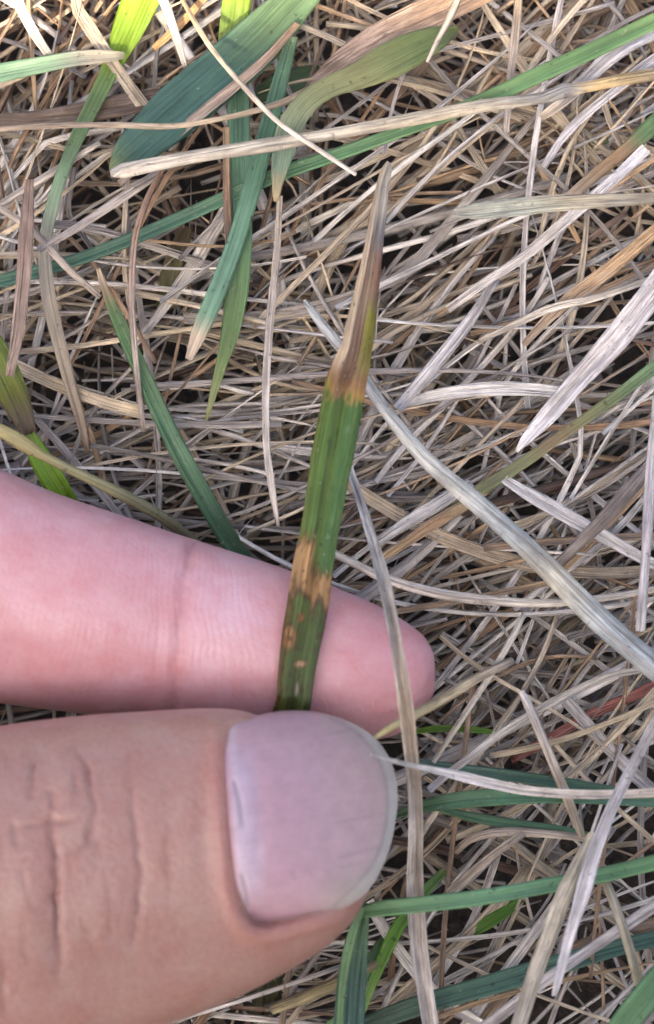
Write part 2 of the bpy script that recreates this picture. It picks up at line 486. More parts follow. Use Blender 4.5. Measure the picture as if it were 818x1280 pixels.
def inside(qx, qy, poly):
    c = np.zeros(len(qx), bool); n = len(poly)
    for k in range(n):
        x1, y1 = poly[k]; x2, y2 = poly[(k + 1) % n]
        if y1 == y2: continue
        m = ((y1 > qy) != (y2 > qy)) & (qx < (x2 - x1) * (qy - y1) / (y2 - y1) + x1)
        c ^= m
    return c
front = (facing > .0) & (co[:, 0] > -.031)
ft = front & is_thumb; fi = front & ~is_thumb

# nail: outline in picture pixels, surface fitted to the thumb's back
NAIL_OUT = spl([(284, 912), (281, 950), (284, 1000), (289, 1060), (296, 1112), (306, 1143), (322, 1157), (350, 1155), (392, 1143), (430, 1135), (460, 1114),
                (484, 1070), (495, 1025), (497, 985), (489, 952), (470, 924), (440, 904), (400, 891), (355, 889), (312, 897), (293, 902)], 160, True)[:-1]
sel = ft & (px > 285) & (px < 440) & (py > 905) & (py < 1140)
def basis(x, y):
    x = (x - 380) / 120; y = (y - 1025) / 130
    return np.stack([np.ones_like(x), x, y, x * x, x * y, y * y, y ** 4], 1)
coef, *_ = np.linalg.lstsq(basis(px[sel], py[sel]), dep[sel], rcond=None)
def nail_depth(x, y):
    return basis(x, y) @ coef - .00022 + .0006 * np.clip((np.asarray(x) - 420) / 75, 0, 1) ** 2
dn, _ = seg_dist(px, py, NAIL_OUT, True)
ins = inside(px, py, NAIL_OUT)
sdn = np.where(ins, -dn, dn)            # <0 inside the nail
nd = nail_depth(px, py)
mm = .001
tint = np.zeros((len(co), 3))
THUMB_C = np.array([.35, .205, .163]); INDEX_C = np.array([.53, .295, .315])
tint[:] = np.where(is_thumb[:, None], THUMB_C, INDEX_C)
def lerp_c(m, c): tint[:] = tint * (1 - m[:, None]) + np.array(c) * m[:, None]
disp = np.zeros(len(co))                # along the normal, metres
wobx = (vnoise2(px / 16 + 50, py / 16 + 50, 31) - .5) * 7 + (vnoise2(px / 6 + 50, py / 6 + 50, 33) - .5) * 3
woby = (vnoise2(px / 16 + 50, py / 16 + 50, 32) - .5) * 7
def crease(poly, amp, wpx, mask, red=.5, lip=.12, taper=True, col=(.20, .065, .05)):
    wpx = wpx * .72; amp = amp * .72
    d, t = seg_dist(px + wobx, py + woby, spl(poly)); k = np.ones_like(t)
    if taper: k = np.clip(np.minimum(t, 1 - t) / .28, 0, 1)
    k = k * (.55 + .45 * vnoise(t * 5 + 3, int(abs(poly[0][0]) * 7)))
    g_ = np.exp(-(d / wpx) ** 2) * k * mask
    disp[:] += -.45 * amp * mm * np.exp(-(d / (wpx * 3.2)) ** 2) * k * mask
    disp[:] += -amp * mm * g_ + lip * amp * mm * np.exp(-((d - 2.6 * wpx) / (1.6 * wpx)) ** 2) * k * mask
    lerp_c(np.clip(np.exp(-(d / (wpx * 1.15)) ** 2) * k * mask * red, 0, 1), col)
F = ft.astype(float); FI = fi.astype(float)
crease([(68, 1003), (67, 1036), (68, 1065), (71, 1117), (73, 1153), (75, 1205), (73, 1232)], .55, 5.0, F, .75)
crease([(84, 926), (103, 952), (114, 985), (118, 1018), (114, 1043), (99, 1060), (77, 1069)], .36, 4.6, F, .5)
crease([(160, 937), (161, 981), (169, 1036), (175, 1087), (174, 1131), (167, 1172), (158, 1197)], .34, 4.6, F, .5)
crease([(43, 940), (39, 977), (40, 1009)], .26, 4.5, F, .4)
crease([(22, 1034), (48, 1030), (73, 1026), (106, 1022)], .22, 4.2, F, .35)
crease([(57, 985), (64, 994), (70, 1010)], .24, 4.2, F, .35)
crease([(117, 1032), (122, 1050), (127, 1072)], .2, 4.2, F, .3)
crease([(14, 1022), (15, 1040), (20, 1058)], .24, 5, F, .35)
crease([(4, 1180), (2, 1230), (10, 1275)], .22, 7, F, .3)
crease([(205, 960), (212, 1030), (214, 1100), (205, 1160)], .08, 9, F, .12)
crease([(240, 930), (248, 1000), (252, 1080), (250, 1140)], .08, 9, F, .16)
crease([(90, 960), (97, 990), (94, 1010)], .14, 4, F, .2)
crease([(130, 1090), (140, 1130), (135, 1180)], .10, 5, F, .12)
for k_ in range(46):                     # fine secondary wrinkles over the joint and towards the nail
    x0 = rng.uniform(-5, 265); y0 = rng.uniform(920, 1240 - x0 * .15); l0 = rng.uniform(18, 60); a0 = rng.normal(1.57, .28)
    crease([(x0, y0), (x0 + math.cos(a0) * l0 / 2 + rng.normal(0, 3), y0 + math.sin(a0) * l0 / 2), (x0 + math.cos(a0) * l0, y0 + math.sin(a0) * l0)], rng.uniform(.05, .11) * (1.3 if x0 < 130 else .8), rng.uniform(3, 5), F, .10)
# knuckle pads between the folds
def pad(cx, cy, rx, ry, amp, mask): disp[:] += amp * mm * np.exp(-((px - cx) / rx) ** 2 - ((py - cy) / ry) ** 2) * mask
pad(88, 990, 24, 46, .35, F); pad(128, 1130, 34, 70, .25, F); pad(36, 1130, 26, 80, .25, F); pad(230, 1040, 50, 110, .12, F)
# index finger: the joint crease is a soft step
crease([(240, 678), (231, 720), (226, 765), (222, 810), (219, 850), (217, 893)], .34, 9, FI, .5, .25, False, (.45, .17, .17))
crease([(205, 700), (200, 760), (196, 820), (194, 880)], .08, 9, FI, .12, .2, True, (.45, .17, .17))
pad(110, 790, 75, 70, .25, FI); pad(300, 800, 60, 60, .15, FI)
# cuticle and side folds round the nail, the bed below it
fold_k = np.clip((455 - px) / 60, 0, 1)
o_ = F * fold_k * (sdn > 0) * np.clip((py - 898) / 34, 0, 1)
disp[:] += .32 * mm * np.exp(-((sdn - 13) / 10) ** 2) * o_
lerp_c(np.exp(-((sdn - 10) / 19) ** 2) * o_ * .55, (.36, .155, .12))
lerp_c(np.exp(-((sdn - 1) / 4) ** 2) * o_ * .5, (.33, .14, .12))
# broad skin tints: painted shade, redder fingertip, painted highlight
lerp_c(F * np.exp(-((py - 1200) / 70) ** 2) * .28, (.24, .13, .098))  # shade on the thumb's lower side, put into the skin colour
lerp_c(FI * np.clip((px - 330) / 200, 0, 1) * .35, (.55, .24, .245))
lerp_c(FI * np.exp(-((px - 285) / 55) ** 2 - ((py - 770) / 80) ** 2) * .65, (.60, .40, .44))  # pale lavender highlight beside the joint crease, painted into the colour
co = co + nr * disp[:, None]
pxn, pyn, dpn = to_px(co)
# press the flesh under the nail plate
tgt = nd + .00030
push = ft & (sdn < 2) & (dpn < tgt)
pf = np.clip((2 - sdn[push]) / 8, 0, 1); nd2 = dpn[push] * (1 - pf) + tgt[push] * pf
r_ = co[push] - CAM; co[push] = CAM + r_ * (nd2 / dpn[push])[:, None]
edge = ft & (sdn > 0) & (sdn < 5) & (px < 440)
ridge_mask = np.where(fi, np.clip((430 - px) / 60, 0, 1) * .9 + .1, 0) * np.clip(facing * 2 - .5, 0, 1)
ridge_mask *= .55 + .9 * np.exp(-((px - 255) / 60) ** 2) + .3 * np.exp(-((px - 90) / 80) ** 2)
across = np.where(is_thumb, py - 1050, py - 790) / 17
fuv = np.stack([(px + .28 * (py - 790) * np.sign(230 - px) * np.clip(np.abs(230 - px) / 120, 0, 1)) / 17, across, ridge_mask], 1)
rm.vertices.foreach_set('co', co.astype(np.float32).ravel())
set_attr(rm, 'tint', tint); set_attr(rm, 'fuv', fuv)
rm.polygons.foreach_set('use_smooth', np.ones(len(rm.polygons), dtype=bool)); rm.update()

person = bpy.data.objects.new('person', None); C.objects.link(person)
person['label'] = 'hand pinching a brown-spotted grass blade between bare thumb and index finger'
person['category'] = 'person'
rm.name = 'hand'
rm.materials.clear()
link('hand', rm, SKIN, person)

# nail plate
rings, M = 46, len(NAIL_OUT)
cx, cy = 385., 1022.
V = []; Tn = []; Sv = []
FREE = spl([(400, 893), (440, 911), (464, 934), (479, 962), (485, 1000), (481, 1040), (469, 1076), (446, 1106), (418, 1132)], 60)
def nail_col(x, y):
    x = np.asarray(x, float); y = np.asarray(y, float)
    base = np.array([.44, .275, .31]); c = np.repeat(base[None], len(x), 0)
    def mixc(m, k): c[:] = c * (1 - m[:, None]) + np.array(k) * m[:, None]
    mixc(np.exp(-((x - 460) / 60) ** 2) * .6, (.44, .33, .31))
    # lunula: pale band along the root
    lx = 284 + (y - 905) * .075
    mixc(np.clip(1 - np.abs(x - lx - 16) / 20, 0, 1) ** .6 * np.clip((y - 930) / 40, 0, 1) * np.clip((1140 - y) / 40, 0, 1) * .5, (.47, .42, .50))
    mixc(np.clip(1 - np.abs(x - lx - 6) / 8, 0, 1) * .45, (.52, .46, .50))
    d, t = seg_dist(x, y, FREE)
    right = x > np.interp(y, FREE[:, 1], FREE[:, 0], left=0, right=0)
    dd = np.where(right, d, -d)
    mixc(np.clip((dd + 22) / 26, 0, 1) * .5 * (x > 400), (.42, .36, .33))
    mixc(((dd > 0) & (x > 395)) * np.clip((x - 395) / 60, 0, 1) * .85, (.46, .43, .39))
    mixc(np.exp(-(dd / 2.6) ** 2) * .5 * (x > 410), (.22, .19, .17))
    # dark lines along the dents and scratches
    for poly, wd_, k in (([(293, 978), (299, 1000), (303, 1030)], 2.4, .5), ([(303, 1095), (308, 1115), (309, 1130)], 2.4, .5),
                         ([(420, 1028), (455, 1022), (480, 1018)], 1.8, .28), ([(425, 1072), (455, 1064), (470, 1060)], 1.8, .3),
                         ([(425, 1085), (452, 1078)], 1.6, .25), ([(388, 950), (420, 943)], 1.8, .15), ([(408, 918), (438, 912)], 2, .25), ([(365, 1091), (369, 1097)], 2.5, .35)):
        d, t = seg_dist(x, y, spl(poly, 12)); mixc(np.exp(-(d / wd_) ** 2) * k, (.20, .14, .16))
    # darker rim along the lower side and the root, darker lower right
    d, t = seg_dist(x, y, NAIL_OUT, True)
    mixc(np.exp(-(d / 3.0) ** 2) * np.clip((450 - x) / 30, 0, 1) * .55, (.22, .13, .12))
    mixc(np.exp(-((x - 432) / 30) ** 2 - ((y - 1108) / 20) ** 2) * .5, (.28, .25, .21))
    return c
def nail_pt(x, y, lift=0):
    d = nail_depth(np.array([x]), np.array([y]))[0] - lift
    return CAM + ray(x, y) * d
rr = np.linspace(0, 1, rings + 1)[1:] ** .8
pxs = [cx] + [cx + r * (q[0] - cx) for r in rr for q in NAIL_OUT]; pys = [cy] + [cy + r * (q[1] - cy) for r in rr for q in NAIL_OUT]
pxs = np.array(pxs); pys = np.array(pys)
dq, _ = seg_dist(pxs, pys, NAIL_OUT, True)
# the root and side margins dive under the skin folds
hid = np.clip((440 - pxs) / 40, 0, 1) * np.clip((pys - 880) / 30, 0, 1)
dpt = nail_depth(pxs, pys) + .00020 * np.exp(-(dq / 6) ** 2)
# shallow dents near the root, long ridges
for poly, wd_, k in (([(293, 978), (299, 1000), (303, 1030)], 4, .00012), ([(303, 1095), (308, 1115), (309, 1130)], 4, .00012), ([(318, 960), (326, 1010), (322, 1070)], 9, .0001)):
    d_, t_ = seg_dist(pxs, pys, spl(poly, 14)); dpt = dpt + k * np.exp(-(d_ / wd_) ** 2)
top = CAM + np.array([ray(a, b) for a, b in zip(pxs, pys)]) * dpt[:, None]
nv = len(top)
bot = top[1 + (rings - 1) * M:] - N * .00045
faces = [(0, 1 + (k + 1) % M, 1 + k)[::-1] for k in range(M)]
for r in range(rings - 1):
    for k in range(M):
        a = 1 + r * M + k; b = 1 + r * M + (k + 1) % M
        faces.append((a, a + M, b + M, b)[::-1])
for k in range(M):
    a = 1 + (rings - 1) * M + k; b = 1 + (rings - 1) * M + (k + 1) % M
    faces.append((a, nv + k, nv + (k + 1) % M, b)[::-1])
verts = np.vstack([top, bot])
ax_, ay_ = np.concatenate([pxs, pxs[-M:]]), np.concatenate([pys, pys[-M:]])
suv = np.stack([ax_ / 17, (ay_ + .12 * ax_) / 17, np.ones_like(ax_)], 1)
nme = make_mesh('thumbnail', verts, faces, {'tint': nail_col(ax_, ay_), 'suv': suv})
bm = bmesh.new(); bm.from_mesh(nme); bmesh.ops.recalc_face_normals(bm, faces=bm.faces); bm.to_mesh(nme); bm.free()
link('thumbnail', nme, NAIL, person, label='pink thumbnail with pale root and grey free edge')

# the rest of the crouching person, outside the picture: the sleeve keeps the sun off the scene
def skin_body(name, nodes, links_, mat, parent, sub=2):
    me = bpy.data.meshes.new(name); me.from_pydata([n_[:3] for n_ in nodes], links_, [])
    o = link(name, me, mat, parent)
    o.modifiers.new('skin', 'SKIN').use_smooth_shade = True
    for k, n_ in enumerate(nodes): me.skin_vertices[0].data[k].radius = (n_[3], n_[4] if len(n_) > 4 else n_[3])
    me.skin_vertices[0].data[0].use_root = True
    sm = o.modifiers.new('sub', 'SUBSURF'); sm.levels = sm.render_levels = sub
    dg = bpy.context.evaluated_depsgraph_get()
    ev = bpy.data.meshes.new_from_object(o.evaluated_get(dg))
    o.modifiers.clear(); o.data = ev; bpy.data.meshes.remove(me); ev.name = name
    return o
JACKET = cloth_material('jacket_cloth', (.06, .075, .10)); TROUSER = cloth_material('trouser_cloth', (.035, .045, .07)); HAIR = cloth_material('hair', (.05, .03, .02))
skin_body('jacket', [(0, -.62, .34, .17, .14), (0, -.58, .46, .19, .14), (0, -.52, .58, .20, .13),
                     (.19, -.50, .56, .085), (.33, -.36, .34, .062), (.28, -.121, .170, .052), (.12, -.1282, .163, .047), (-.02, -.1353, .160, .044), (-.10, -.1435, .158, .041),
                     (-.19, -.50, .56, .085), (-.36, -.34, .30, .062), (-.31, -.16, .145, .052), (-.235, -.075, .092, .042)],
          [(0, 1), (1, 2), (2, 3), (3, 4), (4, 5), (5, 6), (6, 7), (7, 8), (2, 9), (9, 10), (10, 11), (11, 12)], JACKET, person)
skin_body('trousers', [(0, -.66, .24, .17, .13), (.12, -.62, .22, .10), (.22, -.36, .14, .075), (.22, -.62, .06, .055), (.22, -.78, .05, .045),
                       (-.12, -.62, .22, .10), (-.20, -.40, .14, .075), (-.22, -.64, .06, .055), (-.22, -.80, .05, .045)],
          [(0, 1), (1, 2), (2, 3), (3, 4), (0, 5), (5, 6), (6, 7), (7, 8)], TROUSER, person)
skin_body('hair', [(0, -.49, .69, .055), (0, -.43, .76, .085, .10), (0, -.40, .82, .08, .09)], [(0, 1), (1, 2)], HAIR, person)

# ------------------------------------------------------------------ the diseased blade held in the fingers
def held_blade():
    ys = [203, 212, 225, 260, 298, 340, 366, 410, 440, 476, 500, 580, 650, 710, 752, 808, 850, 877]
    lx = [483, 477, 472, 464, 457, 448, 442, 431, 424, 408, 403, 388, 378, 366, 360, 351, 347, 345]
    rx = [488, 490, 487, 484, 480, 476, 473, 469, 465, 459, 455, 440, 427, 417, 412, 401, 393, 390]
    zz = [27, 27.3, 27.6, 28.5, 29.2, 30, 30.3, 30.9, 31.2, 31.4, 31.4, 31.2, 30.9, 30.6, 30.5, 30.3, 30.1, 29.8]
    pts = [((a + b) / 2, y, z, b - a) for a, b, y, z in zip(lx, rx, ys, zz)]
    pts += [(360, 905, 28.3, 46), (350, 960, 22, 46), (344, 1060, 15.5, 44), (338, 1160, 13.5, 40), (334, 1240, 13, 36), (328, 1300, 12, 32)]
    W = np.array([P(a, b, c) for a, b, c, d in pts]); wid = np.array([px2m(p[3], q) for p, q in zip(pts, W)])
    n, K = 420, 26
    cv = interp_curve(W, np.stack([wid, [p[1] for p in pts]], 1), n)
    wd, yy, cv = cv[:, 3], cv[:, 4], cv[:, :3]
    vv = np.linspace(-1, 1, K + 1)                   # -1 = right edge or left edge fixed below
    # side vector S = T x up; strip runs downwards in the picture, so S points to picture left
    v = -vv[None] + 0 * yy[:, None]; y = yy[:, None] + 0 * v
    nz = vnoise2(v * 5 + 9, y / 26, 3); n2 = vnoise2(v * 9 + 30, y / 9, 4); n3 = vnoise2(v * 14 + 60, y / 60, 5)
    c = np.zeros((n, K + 1, 3))
    def put(m, k): c[:] = c * (1 - m[..., None]) + np.array(k) * m[..., None]
    sm = lambda a, b, x: np.clip((x - a) / (b - a), 0, 1) ** 2 * (3 - 2 * np.clip((x - a) / (b - a), 0, 1))
    one = np.ones_like(y)
    put(one, (.105, .185, .035))                                                 # healthy green
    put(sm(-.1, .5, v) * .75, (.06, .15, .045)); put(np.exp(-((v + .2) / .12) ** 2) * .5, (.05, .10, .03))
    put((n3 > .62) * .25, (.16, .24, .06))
    put((v < -.82) * .5 * (y < 700), (.22, .26, .06))
    # old part between the fingers: olive, brown edge
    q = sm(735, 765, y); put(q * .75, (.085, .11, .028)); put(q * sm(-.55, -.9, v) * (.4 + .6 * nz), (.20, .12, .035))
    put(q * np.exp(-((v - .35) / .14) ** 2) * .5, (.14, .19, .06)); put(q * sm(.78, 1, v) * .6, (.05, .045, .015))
    # tan lesion with a ragged brown margin
    up_ = np.where(v < -.1, 676, 716) + (n2 - .5) * 16; lo = 752 + v * 8 + (nz - .5) * 26
    m = sm(-5, 5, y - up_) * sm(6, -6, y - lo); put(m * .95, (.40, .225, .085)); put(m * (n3 > .55) * .5, (.54, .36, .18)); put(m * (n2 > .68) * .5, (.16, .075, .03))
    put(np.exp(-((y - up_) / 7) ** 2) * .7 * (v < .9), (.13, .085, .025)); put(np.exp(-((y - lo) / 8) ** 2) * .8, (.085, .04, .018))
    put(np.exp(-((y - 716) / 26) ** 2 - ((v - .05) / .16) ** 2) * .7, (.12, .065, .025))
    for py_, v_, ry, rv, k in ((799, -.62, 12, .3, (.46, .23, .075)), (791, -.7, 7, .2, (.5, .27, .1)), (830, .12, 4, .3, (.52, .33, .19)), (773, -.25, 5, .15, (.33, .16, .05)), (862, .1, 9, .08, (.5, .45, .33))):
        e = ((y - py_ + v * 3) / ry) ** 2 + ((v - v_) / rv) ** 2
        put(np.exp(-(e / 2.2) ** 2) * .6, (.10, .045, .018)); put(np.exp(-e ** 2), k)
    put(q * (n2 > .76) * .7, (.09, .045, .018))
    # small specks on the green
    for py_, v_, s in ((540, .0, 5), (553, -.3, 4), (530, -.9, 5), (610, .25, 4), (662, -.2, 4)):
        put(np.exp(-((y - py_) / s) ** 2 - ((v - v_) / .09) ** 2) * .6, (.035, .05, .015))
    put(np.exp(-((y - 650) / 6) ** 2 - ((v - .5) / .12) ** 2) * .4, (.2, .3, .12)); put(np.exp(-((y - 535) / 4) ** 2 - ((v - .5) / .12) ** 2) * .4, (.25, .32, .2))
    # withered upper third
    lim = 497 + (n2 - .5) * 22 + v * 4
    m = sm(7, -7, y - lim); put(m, (.33, .185, .085))
    put(m * sm(475, 500, y) * (nz > .4) * .7, (.47, .30, .06)); put(m * sm(470, 490, y) * sm(-.6, -1, v), (.50, .44, .06))
    put(m * np.exp(-((y - 468) / 18) ** 2) * (n2 > .35) * .75 * np.exp(-((v - .0) / .6) ** 2), (.10, .055, .035))
    t_ = m * sm(478, 440, y); put(t_, (.29, .19, .125)); put(t_ * sm(.15, .45, v) * sm(360, 400, y) * .9, (.27, .27, .03)); put(t_ * sm(.15, .5, v) * sm(380, 330, y), (.30, .165, .10))
    put(t_ * (n3 > .55) * .5, (.16, .09, .06)); put(t_ * np.exp(-((v - .05) / .16) ** 2) * sm(420, 380, y) * .6, (.50, .40, .27))
    put(t_ * sm(-.5, -.62, v) * .9, (.56, .44, .29)); put(t_ * np.exp(-((v + .42) / .1) ** 2) * .6, (.14, .085, .055))
    put(sm(330, 270, y) * .7, (.36, .33, .30)); put(np.exp(-((y - 285) / 26) ** 2) * sm(-.2, .1, v) * .6, (.16, .15, .15)); put(sm(300, 250, y) * .85, (.64, .57, .46)); put(np.exp(-((y - 290) / 22) ** 2) * sm(-.1, .2, v) * .5, (.20, .19, .18)); put(sm(480, 440, y) * sm(-.38, -.5, v) * .85, (.66, .53, .37))
    put(sm(900, 980, y), (.06, .07, .02)); put(sm(1190, 1280, y) * .5, (.10, .065, .03))
    tw = np.interp(yy, [200, 300, 480, 700, 900], [.5, .35, .05, -.05, 0])
    fo = .16
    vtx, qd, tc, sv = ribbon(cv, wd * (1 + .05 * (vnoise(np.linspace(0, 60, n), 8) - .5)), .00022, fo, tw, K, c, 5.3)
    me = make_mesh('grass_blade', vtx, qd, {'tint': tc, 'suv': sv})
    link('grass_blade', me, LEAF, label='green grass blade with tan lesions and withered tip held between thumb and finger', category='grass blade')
held_blade()

# ------------------------------------------------------------------ living blades lying over the thatch
GB = (.045, .135, .075); TEAL = (.032, .105, .075); GR = (.085, .185, .045); LIME = (.20, .30, .022); OLIVE = (.135, .16, .03); PGR = (.16, .26, .13); TIPW = (.55, .45, .34); MGR = (.07, .19, .075)
def gblade(label, pts, cols, **kw):
    cols = [(t_, tuple(min(.7, c_ * 1.42) for c_ in k_) if max(k_) < .31 else k_) for t_, k_ in cols]
    cols = [(t_, tuple(.78 * c_ + .22 * (.3 * k_[0] + .6 * k_[1] + .12) * .8 for c_ in k_) if k_[2] > .04 and max(k_) < .4 else k_) for t_, k_ in cols]
    kw.setdefault('fold', .14); kw.setdefault('K', 8); kw.setdefault('rough', .05)
    return traced('grass_blade', label, 'grass blade', pts, LEAF, cols=cols, **kw)
gblade('broad blue-green grass blade, its upper end in the sun, under a thin pale straw',
       [(405, -28, 21, 30), (376, -4, 21, 46), (322, 52, 21.5, 62), (262, 103, 22, 66), (205, 152, 22.5, 62), (165, 188, 22.5, 48), (145, 206, 22.5, 22), (138, 212, 22.5, 6)],
       [(0, (.11, .2, .07)), (.25, (.09, .17, .06)), (.5, TEAL), (.9, TEAL), (1, (.09, .13, .03))], fold=.09, roll=.1, K=12)
gblade('short lime blade glowing in the sun behind the broad blue-green blade',
       [(302, -30, 20, 36), (297, -5, 20, 37), (293, 25, 19.5, 36), (286, 55, 19, 28), (280, 80, 18, 18)], [(0, LIME), (1, (.16, .25, .03))], fold=.1)
gblade('yellow-green blade bright at its sunlit top, narrowing into a dead grey lower end',
       [(196, -40, 21, 52), (178, -5, 20.5, 50), (158, 40, 20, 40), (143, 75, 19.7, 27), (122, 120, 20.5, 22), (97, 170, 22, 19), (76, 220, 23.5, 16), (62, 270, 23, 17), (56, 310, 22.5, 16),
        (60, 365, 22, 18), (72, 420, 21, 18), (88, 480, 20, 16), (102, 530, 19, 12), (110, 565, 18.5, 6)],
       [(0, LIME), (.18, (.17, .27, .025)), (.24, (.11, .19, .035)), (.4, (.10, .17, .05)), (.5, PGR), (.56, (.2, .26, .16)), (.6, (.34, .31, .25)), (.8, (.40, .34, .26)), (1, (.33, .22, .12))], fold=.15)
gblade('pale green out-of-focus blade with a dead whitish tip crossing the yellow-green blade',
       [(-30, 98, 21, 26), (0, 92, 21, 25), (55, 82, 21, 22), (100, 73, 21, 20), (130, 70, 21, 17), (156, 68, 21, 8)],
       [(0, (.12, .25, .13)), (.5, (.16, .28, .15)), (.68, (.30, .31, .24)), (.8, (.42, .37, .30)), (1, (.36, .34, .22))])
gblade('long narrow green blade running diagonally across the thatch behind the withered tip',
       [(860, 12, 27, 22), (815, 28, 27, 22), (700, 82, 26, 21), (600, 127, 25, 20), (520, 158, 23.5, 19), (430, 190, 22.5, 18), (360, 214, 22, 18), (270, 253, 21, 18), (180, 292, 20.5, 18), (80, 330, 20, 18), (-30, 360, 20, 18)],
       [(0, (.10, .22, .05)), (.4, (.10, .22, .06)), (.55, (.07, .19, .07)), (.75, GB), (1, GB)], fold=.2)
gblade('olive leaf widest near its base, bending down to a pale tip, out of focus',
       [(572, 36, 21, 7), (555, 44, 22, 26), (525, 58, 22.5, 42), (485, 78, 23, 48), (448, 96, 23.5, 36), (415, 108, 24, 29), (385, 127, 24.5, 29), (364, 155, 24.8, 31), (354, 190, 25, 29), (348, 222, 25, 17), (345, 252, 25, 6)],
       [(0, (.11, .15, .03)), (.2, (.12, .17, .03)), (.4, (.21, .22, .06)), (.6, (.20, .22, .08)), (.75, (.22, .27, .14)), (.87, (.14, .23, .15)), (.93, (.35, .31, .16)), (1, (.42, .33, .19))], fold=.12)
gblade('blue-green blade slanting down to a dry white tip over a second upright blade',
       [(366, 45, 22, 14), (352, 95, 22.5, 19), (334, 165, 23, 23), (314, 240, 23, 23), (290, 315, 22.5, 23), (264, 383, 22, 23), (248, 420, 21.5, 19), (236, 450, 21, 9)],
       [(0, (.05, .11, .04)), (.3, (.06, .16, .08)), (.6, (.075, .20, .115)), (.88, (.10, .22, .13)), (.92, TIPW), (1, (.6, .52, .42))], fold=.16)
gblade('upright green blade with a bitten brown edge ending in a thin yellowish point',
       [(297, 70, 20, 24), (298, 130, 20.5, 27), (300, 210, 21, 30), (301, 290, 21, 30), (297, 360, 20.5, 30), (288, 415, 20, 24), (277, 455, 19.5, 15), (266, 495, 19, 9), (258, 525, 18.5, 4)],
       [(0, (.06, .15, .07)), (.4, (.08, .19, .10)), (.6, (.085, .19, .06)), (.8, (.10, .19, .035)), (1, (.21, .22, .05))], fold=.12)
traced('straw_strand', 'brown dead sheath edge beside the upright green blade', 'straw', [(283, 160, 21, 9), (284, 240, 22, 10), (286, 310, 21.6, 8)], STRAW, cols=[(0, TAN), (.6, BROWN), (1, DARK)])
gblade('dark green curved blade with a brown and white tip disappearing behind the index finger',
       [(123, 336, 23, 5), (130, 358, 23, 10), (150, 405, 22.5, 17), (180, 472, 22, 21), (214, 545, 21, 23), (250, 612, 19.5, 25), (282, 668, 17.5, 25), (312, 712, 15, 24)],
       [(0, TIPW), (.04, (.45, .36, .27)), (.075, (.22, .14, .06)), (.12, (.07, .15, .03)), (.5, (.045, .14, .05)), (1, (.045, .125, .055))], fold=.2)
gblade('olive leaf stump with a torn brown end beside the index finger',
       [(-22, 420, 24, 40), (2, 462, 24, 42), (22, 505, 22.5, 34), (38, 545, 21, 18)], [(0, (.10, .15, .02)), (.55, (.11, .13, .025)), (.8, (.12, .09, .04)), (1, (.10, .06, .04))])
gblade('small lime-green leaf tip resting at the edge of the index finger',
       [(34, 535, 20.5, 12), (48, 568, 22, 25), (66, 600, 22, 30), (92, 640, 20, 28)], [(0, (.15, .18, .03)), (.3, (.18, .30, .02)), (1, (.15, .28, .02))])
gblade('dull olive stem with a yellowed knobbly end running under the index finger',
       [(-18, 530, 28, 14), (8, 542, 28, 17), (32, 556, 28, 19), (48, 566, 27.5, 12), (100, 592, 26, 14), (160, 622, 24, 15), (205, 648, 22, 14), (262, 692, 17, 12)],
       [(0, (.42, .37, .16)), (.2, (.36, .31, .11)), (.3, (.24, .22, .09)), (.6, (.17, .165, .07)), (1, (.14, .13, .06))], tube=True, K=5, rough=.14)
# lower part
gblade('long bright green blade reaching from a fold beside the thumb to the frame edge',
       [(446, 1142, 25, 10), (466, 1137, 26, 19), (520, 1131, 27.5, 20), (600, 1122, 28, 20), (690, 1106, 27, 20), (760, 1092, 26, 20), (860, 1068, 25, 20)],
       [(0, (.08, .20, .07)), (.5, (.10, .25, .11)), (1, (.09, .22, .06))], fold=.2)
gblade('dark teal leaf with a light edge hanging from the fold beside the thumb',
       [(456, 1128, 25.5, 9), (452, 1150, 25, 20), (446, 1180, 24, 30), (441, 1220, 23, 37), (438, 1260, 22, 40), (436, 1310, 21, 40)],
       [(0, (.08, .19, .06)), (.25, (.05, .14, .06)), (.5, (.028, .095, .065)), (1, (.025, .09, .07))], fold=.3)
gblade('pale green rolled edge of leaf along the dark teal leaf',
       [(452, 1134, 26.5, 9), (443, 1160, 26.5, 12), (433, 1200, 25.5, 12), (427, 1245, 24.5, 10), (424, 1310, 23, 9)], [(0, (.09, .21, .07)), (1, (.11, .22, .07))], fold=.1)
gblade('teal blade low in the litter crossed by cream straws', [(840, 1168, 17, 20), (760, 1188, 18, 22), (690, 1208, 18.5, 25), (610, 1232, 19, 26), (520, 1258, 19, 25), (440, 1288, 18, 22)],
       [(0, (.045, .11, .07)), (.6, (.05, .135, .08)), (1, (.035, .08, .045))], fold=.16)
gblade('bright green blade end in the lower corner of the litter', [(850, 1195, 30, 34), (812, 1240, 30, 35), (778, 1282, 29, 33), (750, 1330, 28, 30)], [(0, (.09, .22, .08)), (1, (.08, .21, .07))], fold=.16)
gblade('green blade running out from the thumbnail under a white straw', [(488, 1022, 21, 6), (520, 1010, 23, 15), (560, 1002, 24, 21), (610, 997, 24, 22), (690, 995, 23.5, 20), (760, 998, 23, 17), (850, 1004, 22, 14)],
       [(0, (.045, .13, .045)), (.4, (.06, .17, .065)), (1, (.055, .14, .08))], fold=.2)
gblade('bluish green blade just above the white straw by the thumb', [(520, 952, 18, 9), (560, 960, 19, 14), (640, 970, 20, 15), (720, 981, 20, 14), (790, 992, 19.5, 10), (850, 1002, 19, 7)], [(0, (.07, .17, .15)), (.4, GB), (1, (.05, .13, .06))])
